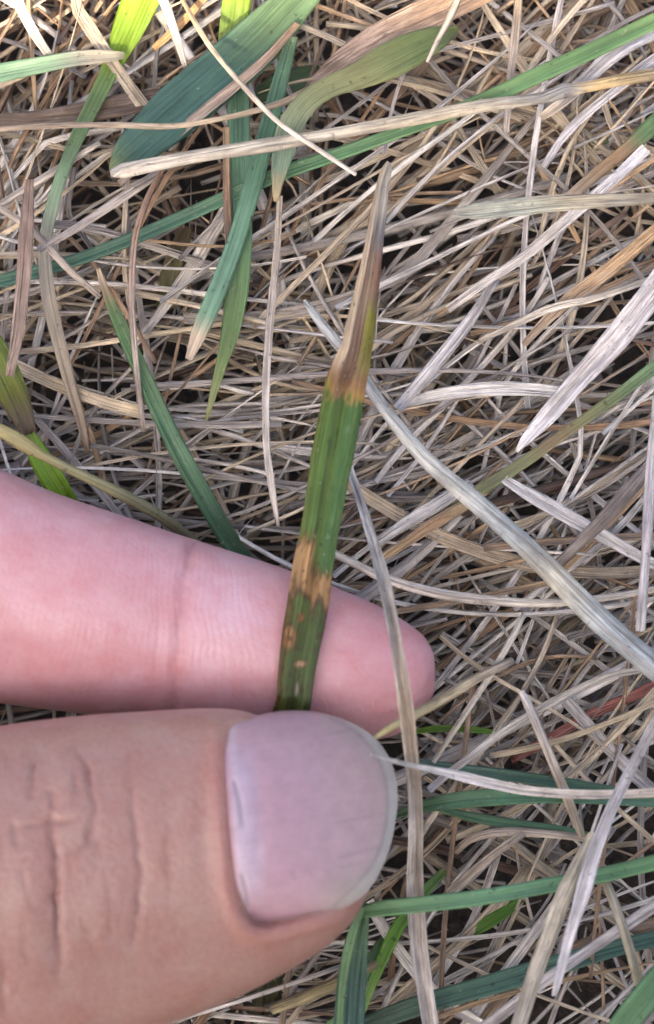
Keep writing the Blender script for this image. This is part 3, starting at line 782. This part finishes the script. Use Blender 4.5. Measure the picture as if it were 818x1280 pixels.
gblade('short thin green blade under the blade by the thumbnail', [(545, 1010, 18, 6), (590, 1021, 18.5, 12), (650, 1031, 18.5, 13), (705, 1038, 18, 11), (748, 1046, 17, 6)], [(0, (.045, .14, .05)), (1, (.05, .14, .07))])
gblade('lime shoot slanting down beside the dark teal leaf', [(556, 1088, 15, 10), (528, 1118, 16, 15), (500, 1155, 17.5, 17), (480, 1195, 18, 16), (462, 1240, 17, 11), (450, 1275, 16, 7)], [(0, (.10, .20, .03)), (.5, (.15, .30, .04)), (1, (.19, .36, .05))])
gblade('second green shoot alongside the lime shoot', [(522, 1135, 14, 9), (490, 1165, 15.5, 15), (462, 1205, 16.5, 15), (440, 1255, 16, 12), (405, 1290, 15, 12)], [(0, (.07, .15, .04)), (1, (.08, .20, .06))])
gblade('tiny bright green sliver behind the tan straw at the fingertip', [(505, 916, 17, 4), (545, 911, 17.5, 9), (585, 912, 17.5, 9), (625, 917, 17, 5)], [(0, (.10, .2, .02)), (1, (.09, .17, .02))])
gblade('dark lime sliver deep in the litter beneath the long bright green blade', [(570, 1178, 14, 6), (595, 1162, 15, 15), (625, 1144, 15, 15), (655, 1122, 14, 8)], [(0, (.08, .17, .02)), (1, (.08, .17, .02))])
gblade('thin olive blade with a tan joint fading among pale straws', [(850, 440, 22, 20), (815, 462, 22, 17), (760, 503, 21.5, 14), (705, 543, 21, 13), (660, 575, 20.5, 15), (610, 606, 20, 15), (560, 632, 19, 11), (520, 650, 18, 7)],
       [(0, (.09, .19, .09)), (.2, (.12, .20, .07)), (.4, (.22, .20, .07)), (.5, (.38, .25, .11)), (.58, (.17, .18, .06)), (.8, (.20, .21, .08)), (1, (.34, .28, .13))], fold=.18)
gblade('green leaf end browning towards a bleached base at the thatch edge', [(850, 128, 23, 26), (815, 158, 23, 24), (790, 182, 22.5, 19), (772, 197, 22, 17), (740, 222, 21, 16), (705, 252, 20, 14)],
       [(0, (.08, .17, .05)), (.35, (.08, .16, .04)), (.47, (.22, .13, .05)), (.58, (.40, .26, .14)), (1, (.48, .40, .32))])
gblade('short olive sliver low among the grey straws', [(716, 188, 15, 5), (735, 181, 15.5, 11), (752, 178, 15.5, 10), (765, 176, 15, 4)], [(0, (.15, .17, .03)), (1, (.13, .16, .03))])
gblade('dark green leaf lying flat behind the slanting blue-green blade', [(310, 122, 14, 18), (345, 108, 15, 30), (375, 98, 15, 30), (400, 88, 14, 18)], [(0, (.05, .10, .03)), (1, (.055, .11, .03))])
gblade('brownish dying leaf sunk between straws beside the upright blades', [(236, 285, 15, 8), (226, 305, 16, 22), (212, 345, 16, 26), (204, 385, 15, 18)], [(0, (.14, .09, .03)), (1, (.08, .085, .025))])

# ------------------------------------------------------------------ straws one can point at
def straw(label, pts, col=None, cols=None, **kw):
    kw.setdefault('K', 5); kw.setdefault('rough', .12); kw.setdefault('fold', .16); kw.setdefault('th', .00022)
    return traced('straw_strand', label, 'straw', pts, STRAW, col=col, cols=cols, **kw)
straw('long cream straw, out of focus, crossing the whole thatch over the green blades', [(138, 216, 26, 9), (152, 213, 26, 18), (250, 195, 27, 18), (340, 181, 27.5, 18), (420, 166, 27.5, 17), (500, 152, 27, 17), (600, 134, 27, 16), (680, 122, 26, 14), (702, 113, 26, 20), (730, 108, 25.5, 14), (790, 98, 25, 15), (850, 90, 25, 15)],
      cols=[(0, PALE), (.25, (.50, .46, .37)), (.6, (.52, .45, .33)), (.74, (.30, .28, .24)), (.8, (.34, .32, .30)), (.84, (.48, .35, .17)), (1, (.45, .36, .2))], tube=True)
straw('thin brown stalk bowing across the broad blue-green blade', [(-20, 164, 25, 7), (60, 158, 25.5, 8), (150, 156, 26, 8), (220, 158, 26, 8), (290, 147, 26, 8), (350, 130, 25, 9), (392, 108, 23, 8)], cols=[(0, (.33, .25, .18)), (.5, (.42, .34, .24)), (1, (.26, .19, .13))], tube=True)
straw('fine white straw lying across the broad blue-green blade', [(222, -12, 23, 5), (245, 30, 24, 6), (268, 65, 25, 7), (310, 115, 27, 7), (350, 155, 28, 7), (400, 189, 27.5, 7), (445, 218, 26, 6)], cols=[(0, TAN), (.3, CREAM), (1, WHITE)], tube=True)
straw('stout grey-blue dead stem with a sharp point tapering up towards the withered tip', [(381, 376, 25, 6), (400, 402, 25.5, 13), (440, 452, 25.5, 15), (480, 510, 25, 17), (530, 571, 25, 22), (600, 632, 25, 26), (660, 686, 25, 29), (720, 746, 25, 31), (770, 794, 25, 33), (850, 860, 24.5, 34)],
      cols=[(0, (.34, .36, .36)), (.2, (.42, .43, .42)), (.45, (.50, .50, .46)), (.6, (.33, .37, .38)), (.7, (.55, .52, .42)), (.82, (.40, .44, .45)), (1, (.28, .32, .34))], tube=True, rough=.05)
straw('long split grey straw standing over the tip of the index finger', [(438, 588, 22, 8), (455, 640, 25, 13), (472, 700, 29, 15), (487, 760, 33, 16), (500, 830, 34.5, 17), (512, 920, 32.5, 19), (519, 985, 29, 19), (521, 1040, 27.3, 19), (520, 1100, 25, 20), (523, 1180, 22.5, 21), (530, 1240, 21, 22), (540, 1300, 20, 22)],
      cols=[(0, (.56, .55, .56)), (.3, (.46, .42, .37)), (.5, (.40, .33, .25)), (.65, (.56, .52, .49)), (1, (.52, .47, .43))], fold=.75, K=8)
straw('broad frosted white dead leaf with ribs ending in a ragged point', [(850, 325, 27, 34), (815, 368, 27, 34), (770, 425, 26.5, 32), (720, 480, 26, 29), (685, 520, 25.5, 23), (655, 552, 25, 12), (646, 564, 25, 4)], cols=[(0, LAV), (.5, (.60, .56, .55)), (1, (.66, .65, .66))], fold=.3, K=12, rough=.2)
straw('bluish white flat straw slanting under the blurred grey-green strip', [(808, 186, 24, 15), (770, 222, 24, 14), (718, 267, 23, 14), (660, 316, 22, 13), (608, 352, 21.5, 12), (560, 388, 21, 10)], cols=[(0, LAV), (1, WHITE)])
straw('wide white straw bending down from the thatch edge over the grey ones', [(860, 34, 23, 18), (815, 43, 23, 20), (770, 68, 23, 21), (735, 98, 22.5, 18), (700, 130, 22, 15), (676, 148, 21.5, 9)], cols=[(0, LAV), (.6, (.60, .57, .57)), (1, CREAM)])
straw('spotted white straw below the wide bending white one', [(860, 52, 22, 14), (812, 80, 22, 14), (765, 118, 21.5, 13), (728, 148, 21, 13), (700, 178, 20.5, 11), (680, 210, 20, 8)], cols=[(0, LAV), (1, (.52, .50, .52))])
straw('flat white straw lying level beside the grey-blue stem', [(505, 506, 20, 10), (540, 496, 20.5, 17), (600, 488, 20.5, 19), (660, 488, 20, 17), (720, 494, 19.5, 14)], col=(.64, .60, .55), fold=.25)
straw('light grey flat straw with a square broken end', [(497, 510, 22, 14), (530, 472, 22, 15), (565, 430, 21.5, 15), (592, 395, 21, 13), (620, 350, 20, 10)], col=(.52, .49, .47))
straw('smooth cream straw curving away from the held blade', [(412, 690, 22, 10), (445, 706, 22.5, 11), (480, 723, 22.5, 12), (540, 741, 22, 13), (600, 750, 21.5, 13), (680, 754, 21, 11), (760, 746, 20.5, 10), (850, 730, 20, 9)], cols=[(0, (.50, .46, .40)), (.3, WHITE), (1, (.46, .41, .33))], tube=True)
straw('speckled white straw beside the orange-brown one', [(468, 680, 20, 10), (510, 653, 20.5, 15), (548, 630, 20.5, 16), (590, 604, 20, 12)], col=(.58, .55, .52))
straw('orange-brown straw alongside the speckled white one', [(470, 703, 20.5, 9), (510, 676, 21, 12), (540, 655, 21, 14), (575, 635, 20.5, 14), (612, 608, 19.5, 10)], cols=[(0, (.42, .31, .17)), (.5, (.40, .25, .14)), (1, (.40, .34, .18))])
straw('spotted white straw passing under the dark twig', [(630, 600, 20, 12), (660, 618, 20.5, 17), (700, 640, 20.5, 18), (750, 668, 20, 18), (800, 697, 19.5, 16), (840, 716, 19, 14)], col=(.60, .57, .55))
straw('lavender-grey spotted stalk standing upright near the stout stem', [(822, 500, 27, 13), (814, 590, 27, 13), (808, 690, 27, 13), (800, 790, 26, 12)], cols=[(0, (.45, .43, .42)), (.5, (.50, .47, .50)), (1, (.55, .53, .52))], tube=True)
straw('cream straw with a rounded pale tip pointing at the dark gap', [(652, 864, 24, 7), (660, 880, 24, 11), (676, 918, 24, 12), (695, 964, 24, 12), (712, 1005, 23.5, 12), (728, 1046, 23, 9)], cols=[(0, LAV), (.2, (.58, .52, .46)), (.7, (.48, .39, .29)), (1, (.42, .36, .24))], tube=True)
straw('bluish white flat straw crossing the long bright green blade', [(850, 850, 27, 13), (818, 905, 28, 14), (790, 960, 29, 14), (765, 1010, 30, 15), (745, 1060, 30.5, 17), (730, 1110, 30.5, 20), (712, 1170, 30, 14), (700, 1215, 29.5, 11), (693, 1245, 29, 6)], cols=[(0, (.48, .43, .38)), (.5, (.54, .51, .50)), (1, (.64, .63, .65))], fold=.5, K=8)
straw('thick cream straw leaning beside the bluish white one', [(742, 1045, 27, 14), (725, 1080, 28.5, 19), (705, 1120, 29.5, 22), (690, 1160, 29.5, 22), (672, 1208, 29, 22), (652, 1270, 28.5, 20), (640, 1310, 28, 18)], cols=[(0, (.48, .40, .27)), (.4, (.60, .53, .40)), (1, (.54, .49, .40))], tube=True)
straw('pinkish white straw cutting low across the corner of the litter', [(850, 1112, 23, 13), (810, 1138, 23.5, 14), (760, 1172, 24, 15), (700, 1212, 24, 16), (650, 1250, 23.5, 15), (590, 1296, 23, 13)], cols=[(0, (.44, .40, .36)), (.5, (.55, .51, .50)), (1, (.43, .38, .35))])
straw('white straw whose thin end lies on the tip of the thumbnail', [(464, 944, 38.2, 3), (490, 951, 36, 6), (520, 958, 33, 8), (560, 966, 30, 11), (610, 978, 28, 12), (660, 988, 27, 12), (740, 993, 26.5, 12), (850, 990, 26, 12)], cols=[(0, (.66, .62, .56)), (.4, LAV), (.6, WHITE), (1, (.55, .46, .36))], fold=.2)
straw('tan straw poking against the tip of the index finger', [(468, 922, 31, 6), (490, 908, 31, 10), (520, 892, 29, 13), (560, 870, 26, 14), (600, 846, 24, 14), (640, 826, 22, 11)], cols=[(0, (.48, .42, .2)), (.3, (.44, .36, .2)), (.7, (.50, .40, .26)), (1, (.38, .32, .27))], tube=True)
straw('slim pale straw slanting from the cream curve down to the white straw', [(542, 952, 21, 6), (575, 902, 22, 8), (608, 852, 22, 8), (640, 798, 21.5, 8), (655, 768, 21, 6)], col=(.58, .53, .45), tube=True)
straw('pale knotty straw running past the dark gap to the stout stem', [(536, 988, 22, 8), (590, 944, 22.5, 10), (640, 908, 22.5, 10), (700, 872, 22, 10), (760, 846, 21, 9), (815, 836, 20, 8)], cols=[(0, (.54, .52, .52)), (.5, (.47, .43, .36)), (1, (.50, .45, .37))])
straw('dull red stem half buried under grey straws', [(840, 845, 15, 13), (800, 866, 16, 14), (745, 890, 16, 13), (690, 922, 15.5, 13), (640, 950, 14, 11)], col=RED, tube=True)
straw('wide grey-green weathered strip, out of focus, lying level across pale straws', [(568, 266, 26, 8), (590, 265, 27, 20), (640, 260, 28, 25), (700, 254, 29, 24), (760, 250, 30, 17), (850, 246, 31, 14)], cols=[(0, (.36, .37, .31)), (.3, (.33, .35, .29)), (.6, (.45, .40, .28)), (.75, (.27, .25, .19)), (1, (.36, .31, .22))], fold=.25)
straw('orange-tan straw fanning out below the grey-green strip', [(850, 262, 22, 15), (800, 305, 22, 17), (755, 342, 21.5, 19), (715, 372, 21, 17), (680, 404, 20.5, 12), (655, 432, 20, 8)], cols=[(0, (.50, .33, .17)), (.5, (.46, .31, .18)), (1, (.40, .31, .23))], fold=.25)
straw('cream straw lying level above the broad frosted leaf', [(850, 335, 23, 8), (790, 358, 23, 10), (740, 375, 22.5, 10), (690, 386, 22, 10), (640, 408, 21.5, 8), (600, 425, 20.5, 6)], col=(.60, .54, .45))
straw('pale upright straw passing straight down beside the slanting blue-green blade', [(350, 245, 23, 7), (346, 320, 23.5, 9), (338, 400, 24, 10), (333, 480, 24, 10), (334, 560, 24, 9), (341, 615, 23.5, 8), (348, 658, 22, 5)], cols=[(0, (.44, .37, .28)), (.4, (.47, .42, .37)), (1, (.58, .54, .49))])
straw('thin brown forked stalk crossing the long narrow green blade', [(205, 205, 25, 6), (184, 250, 25.5, 8), (169, 300, 25.5, 8), (165, 370, 25, 8), (169, 440, 23.5, 8), (180, 540, 21, 6)], cols=[(0, BROWN), (.3, (.30, .20, .14)), (.6, (.34, .28, .24)), (1, (.30, .25, .21))], tube=True)
straw('dark brown upright dead leaf, out of focus, beside the grey lower end', [(38, 225, 28, 10), (34, 290, 28, 18), (30, 350, 27, 19), (22, 420, 26, 18), (12, 470, 25, 10)], cols=[(0, (.20, .14, .11)), (.5, (.23, .17, .14)), (1, (.28, .22, .18))], fold=.3)
straw('grey straw slanting across the long narrow green blade', [(-20, 248, 25, 8), (40, 288, 25, 9), (85, 335, 24.5, 9), (125, 370, 23, 7)], col=(.42, .36, .30), tube=True)
straw('grey out-of-focus straw meeting the end of the long cream straw', [(48, 312, 25, 9), (90, 288, 25, 11), (140, 255, 24.5, 12), (185, 225, 24, 12), (210, 206, 23, 9)], col=(.33, .29, .26), tube=True)
straw('pale straw slanting up beneath the yellow-green blade', [(-20, 268, 22, 8), (30, 238, 22, 9), (80, 208, 21.5, 9), (125, 180, 21, 7)], col=(.50, .44, .37), tube=True)
straw('thick white sunlit straw pointing at the pale green blade', [(5, -30, 24, 14), (25, 8, 24, 15), (42, 40, 23, 14), (66, 76, 20, 9)], col=(.66, .62, .56), fold=.3)
straw('sunlit white straw beside the fine white one', [(192, -25, 24, 13), (208, 10, 24, 13), (220, 45, 23, 11), (232, 85, 21, 7)], col=(.64, .60, .55))
straw('orange sunlit straw leaning behind the broad blue-green blade', [(262, -10, 21, 10), (240, 15, 21.5, 11), (215, 40, 21.5, 11), (192, 60, 21, 8)], col=ORANGE)
straw('broad crumpled brown dead leaf with a sunlit upper edge', [(390, 108, 18, 18), (430, 80, 20, 34), (480, 48, 21, 44), (540, 18, 22, 46), (620, -20, 22, 40)], cols=[(0, (.32, .25, .22)), (.4, (.34, .25, .20)), (1, (.46, .29, .16))], fold=.3, K=10)  # orange towards the upper end is sunlight put into the leaf colour
straw('dark brown rotting leaf under the thin bowing stalk', [(-20, 152, 19, 16), (40, 150, 20, 24), (110, 140, 20, 28), (180, 126, 19.5, 26), (240, 112, 18, 14)], cols=[(0, (.15, .11, .08)), (.5, (.11, .08, .06)), (1, (.15, .10, .07))], fold=.25, K=8)
straw('upright tan straw passing under the long narrow green blade', [(650, -20, 22, 9), (645, 40, 22, 11), (638, 100, 21.5, 10), (633, 165, 20.5, 7)], cols=[(0, (.48, .36, .22)), (.5, (.40, .33, .27)), (1, (.45, .40, .35))])
straw('pale slim straw crossing the wide end of the olive leaf', [(580, -20, 24, 10), (563, 22, 25, 11), (547, 52, 25.5, 8), (534, 78, 25.5, 4)], col=(.56, .49, .38), tube=True)
straw('pinkish brown frayed strip along the lower edge of the broad blade', [(372, 30, 22, 8), (335, 72, 22.5, 13), (290, 112, 22.5, 14), (245, 150, 22, 14), (195, 192, 21.5, 11), (150, 230, 20, 8)], cols=[(0, (.24, .16, .10)), (.5, (.36, .28, .22)), (1, (.42, .36, .30))], fold=.3)
straw('dark weathered twig angling between spotted white straws', [(815, 580, 23, 14), (790, 608, 23, 17), (752, 652, 23, 17), (715, 688, 22.5, 13), (680, 722, 21.5, 9)], cols=[(0, (.20, .17, .16)), (.5, (.16, .13, .115)), (1, (.30, .25, .20))], tube=True)
straw('speckled tan straw pointing diagonally out of the dark gap by the green shoot', [(560, 1115, 19, 8), (590, 1090, 20, 10), (625, 1062, 20.5, 11), (655, 1042, 20, 10)], col=(.44, .37, .29))
straw('olive-grey straw hanging from the thick cream one', [(750, 1085, 25, 9), (768, 1130, 25.5, 12), (785, 1180, 25, 12), (798, 1230, 24, 11), (802, 1260, 23, 7)], cols=[(0, (.40, .36, .27)), (.6, (.27, .25, .19)), (1, (.36, .31, .17))], tube=True)
straw('dull tan stem beneath the thumb beside the dark teal leaf', [(340, 1262, 18, 14), (385, 1245, 19, 17), (430, 1225, 19, 16), (470, 1205, 18, 12)], col=(.30, .25, .13), tube=True)
straw('brown bent straw arching over the dark gap below the short green blade', [(570, 1065, 17, 9), (590, 1048, 18.5, 11), (630, 1040, 19, 12), (690, 1043, 19, 11), (750, 1050, 18, 9)], cols=[(0, (.30, .23, .17)), (.4, (.47, .40, .33)), (1, (.36, .30, .24))], tube=True)

# ------------------------------------------------------------------ loose straw on top of the thatch: one object each
def flow_angle(x, y):
    """main lie of the dead grass at a place (radians), with scatter"""
    px_ = 409 + x * 16500; py_ = 640 - y * 16500
    r = rng.random()
    if px_ > 430 and py_ < 760 and py_ > 170:
        return R(rng.normal(32, 17)) if r < .68 else R(rng.normal(5, 12)) if r < .85 else R(rng.uniform(0, 180))
    if px_ > 430:
        return R(rng.normal(38, 20)) if r < .5 else R(rng.normal(-35, 20)) if r < .75 else R(rng.uniform(0, 180))
    if py_ < 260:
        return R(rng.normal(62, 35)) if r < .7 else R(rng.uniform(0, 180))
    return R(rng.normal(14, 25)) if r < .55 else R(rng.uniform(0, 180))
CLASSES = [
    ('bleached', [(.66, .61, .54), (.62, .58, .54), (.72, .68, .62)], 'one of many short bleached pale straws strewn on the thatch', 'bleached straws strewn on the thatch'),
    ('cream', [(.54, .44, .31), (.50, .42, .31), (.56, .46, .32)], 'one of many cream-yellow straws strewn on the thatch', 'cream-yellow straws strewn on the thatch'),
    ('grey', [(.36, .32, .28), (.42, .38, .35), (.33, .30, .27)], 'one of many weathered grey straws strewn on the thatch', 'weathered grey straws strewn on the thatch'),
    ('tan', [(.42, .29, .17), (.36, .25, .16), (.34, .22, .13)], 'one of many tan-brown straws strewn on the thatch', 'tan-brown straws strewn on the thatch')]
def random_strand(x, y, z, length, width, n, K, tube, tint, tiltmax=.12):
    a = flow_angle(x, y)
    t = np.linspace(-.5, .5, n)
    bend = rng.normal(0, .55) * length
    d = np.array([math.cos(a), math.sin(a)]); p = np.array([-d[1], d[0]])
    s_ = rng.normal(0, .12) * length
    off = bend * (t * t - .08) * .35 + s_ * (t ** 3) * 2
    if rng.random() < .12:                                   # broken straw with a kink
        k0 = rng.uniform(-.25, .25); off = off + np.maximum(t - k0, 0) * length * rng.normal(0, .5)
    xy = np.array([x, y]) + np.outer(t * length, d) + np.outer(off, p)
    zz = z + t * length * rng.normal(0, tiltmax) + rng.normal(0, .02) * length * (4 * t * t - .5)
    cv = np.column_stack([xy, np.maximum(zz, -.0095)])
    tip = rng.random()
    u = t + .5
    wd = width * (1 - .75 * np.clip((u - .45) / .55, 0, 1) ** 1.5 * (tip < .5)) * (1 + .12 * (vnoise(u * 9, rng.integers(1e6)) - .5) * 2)
    roll = rng.normal(0, .5) + (u - .5) * rng.normal(0, 1.0)
    tt = np.repeat(np.array(tint)[None], n, 0) * (1 + .3 * (vnoise(u * 5, rng.integers(1e6)) - .5))[:, None]
    return ribbon(cv, wd, .00016, rng.choice([.12, .25, .4]), roll, K, tt, rng.random() * 90, tube)
def in_hand(x, y):
    px_, py_, _ = to_px(np.array([[x, y, .016]]))
    px_, py_ = px_[0], py_[0]
    return px_ < 520 and 640 + .3 * max(px_, 0) < py_ < 1290 - .35 * max(px_, 0)
LANDMARKS = [((440, 430), 'the withered tip of the held blade'), ((250, 110), 'the broad blue-green blade'), ((735, 465), 'the broad frosted white leaf'),
             ((630, 655), 'the stout grey-blue stem'), ((640, 1118), 'the long bright green blade'), ((195, 505), 'the dark green curved blade'),
             ((700, 255), 'the wide grey-green strip'), ((535, 830), 'the tip of the index finger'), ((690, 1180), 'the thick cream straw'),
             ((480, 75), 'the olive leaf'), ((70, 400), 'the dead grey lower end'), ((290, 330), 'the two upright blades'), ((700, 900), 'the dull red stem'), ((760, 90), 'the wide bending white straw')]
def lift(y): return .0015 * float(np.clip((y - .012) / .014, 0, 1))
count = 0
while count < 248:
    qx, qy = rng.uniform(-40, 858), rng.uniform(-40, 1320)
    p = P(qx, qy, 16)
    if in_hand(p[0], p[1]) or (seg_dist(np.array([qx]), np.array([qy]), [(390, -20), (150, 205)])[0][0] < 75) or (seg_dist(np.array([qx]), np.array([qy]), [(190, -40), (140, 80), (0, 92)])[0][0] < 45): continue
    ci = rng.choice(4, p=[.32, .30, .24, .14])
    if qy < 170 and rng.random() < .4: ci = 3 if rng.random() < .5 else 1
    nm, tl, lab, grp = CLASSES[ci]
    base = np.array(tl[rng.integers(3)]) * rng.uniform(.85, 1.12)
    L_ = rng.uniform(.012, .042); wd = rng.uniform(.00024, .00058) if rng.random() < .85 else rng.uniform(.0006, .0011)
    v, q, tc, sv = random_strand(p[0], p[1], rng.uniform(.0125, .0180) + lift(p[1]), L_, wd, 22, 4, rng.random() < .4, base, .07)
    lm = min(LANDMARKS, key=lambda m_: (m_[0][0] - qx) ** 2 + (m_[0][1] - qy) ** 2)[1]
    kind = ('wide ' if wd > .0006 else 'thin ' if wd < .0004 else '') + ('long ' if L_ > .029 else 'short ' if L_ < .020 else '')
    colour = ('bleached white', 'cream-yellow', 'weathered grey', 'tan-brown')[ci]
    link('straw_strand', make_mesh('straw_strand', v, q, {'tint': tc, 'suv': sv}), STRAW,
         label=f'{kind}{colour} straw on the thatch near {lm}', category='straw', group=f'loose straws near {lm}')
    count += 1

# ------------------------------------------------------------------ the mass of dead grass beneath
VV, QQ, TT, SS = [], [], [], []; base_i = 0
made = 0
while made < 5600:
    x, y = rng.uniform(-.085, .085), rng.uniform(-.085, .1)
    lay = rng.random()
    z = (.007 + .009 * rng.random() if lay < .68 else -.008 + .015 * rng.random()) + .0015 * math.sin(x * 160 + 1) * math.cos(y * 130) + lift(y)
    # open holes between the matted tufts
    hole = vnoise2(np.array([x / .0075 + 40]), np.array([y / .0065 + 40]), 21)[0]
    if hole < .50 and z > -.003 and rng.random() < .9: continue
    if x > .002 and y < -.012 and rng.random() < .3 + .2 * (y < -.02): made += 1; continue
    made += 1
    nm, tl, lab, grp = CLASSES[rng.choice(4, p=[.42, .26, .20, .12] if y < .026 else [.2, .3, .15, .35])]
    base = np.array(tl[rng.integers(3)]) * rng.uniform(.75, 1.25)
    if rng.random() < .08: base = np.array((.16, .10, .07)) * rng.uniform(.6, 1.3)
    L_ = rng.uniform(.008, .036); wd = rng.uniform(.00018, .0005) if rng.random() < .86 else rng.uniform(.0005, .0010)
    if hole < .50: L_ *= .6
    v, q, tc, sv = random_strand(x, y, z, L_, wd, 11, 2, rng.random() < .45, base, .13)
    VV.append(v); QQ.append(q + base_i); TT.append(tc); SS.append(sv); base_i += len(v)
me = make_mesh('dead_grass', np.vstack(VV), np.vstack(QQ), {'tint': np.vstack(TT), 'suv': np.vstack(SS)})
link('dead_grass', me, STRAW, kind='stuff', label='tangled mass of dead dry grass covering the ground', category='dead grass')
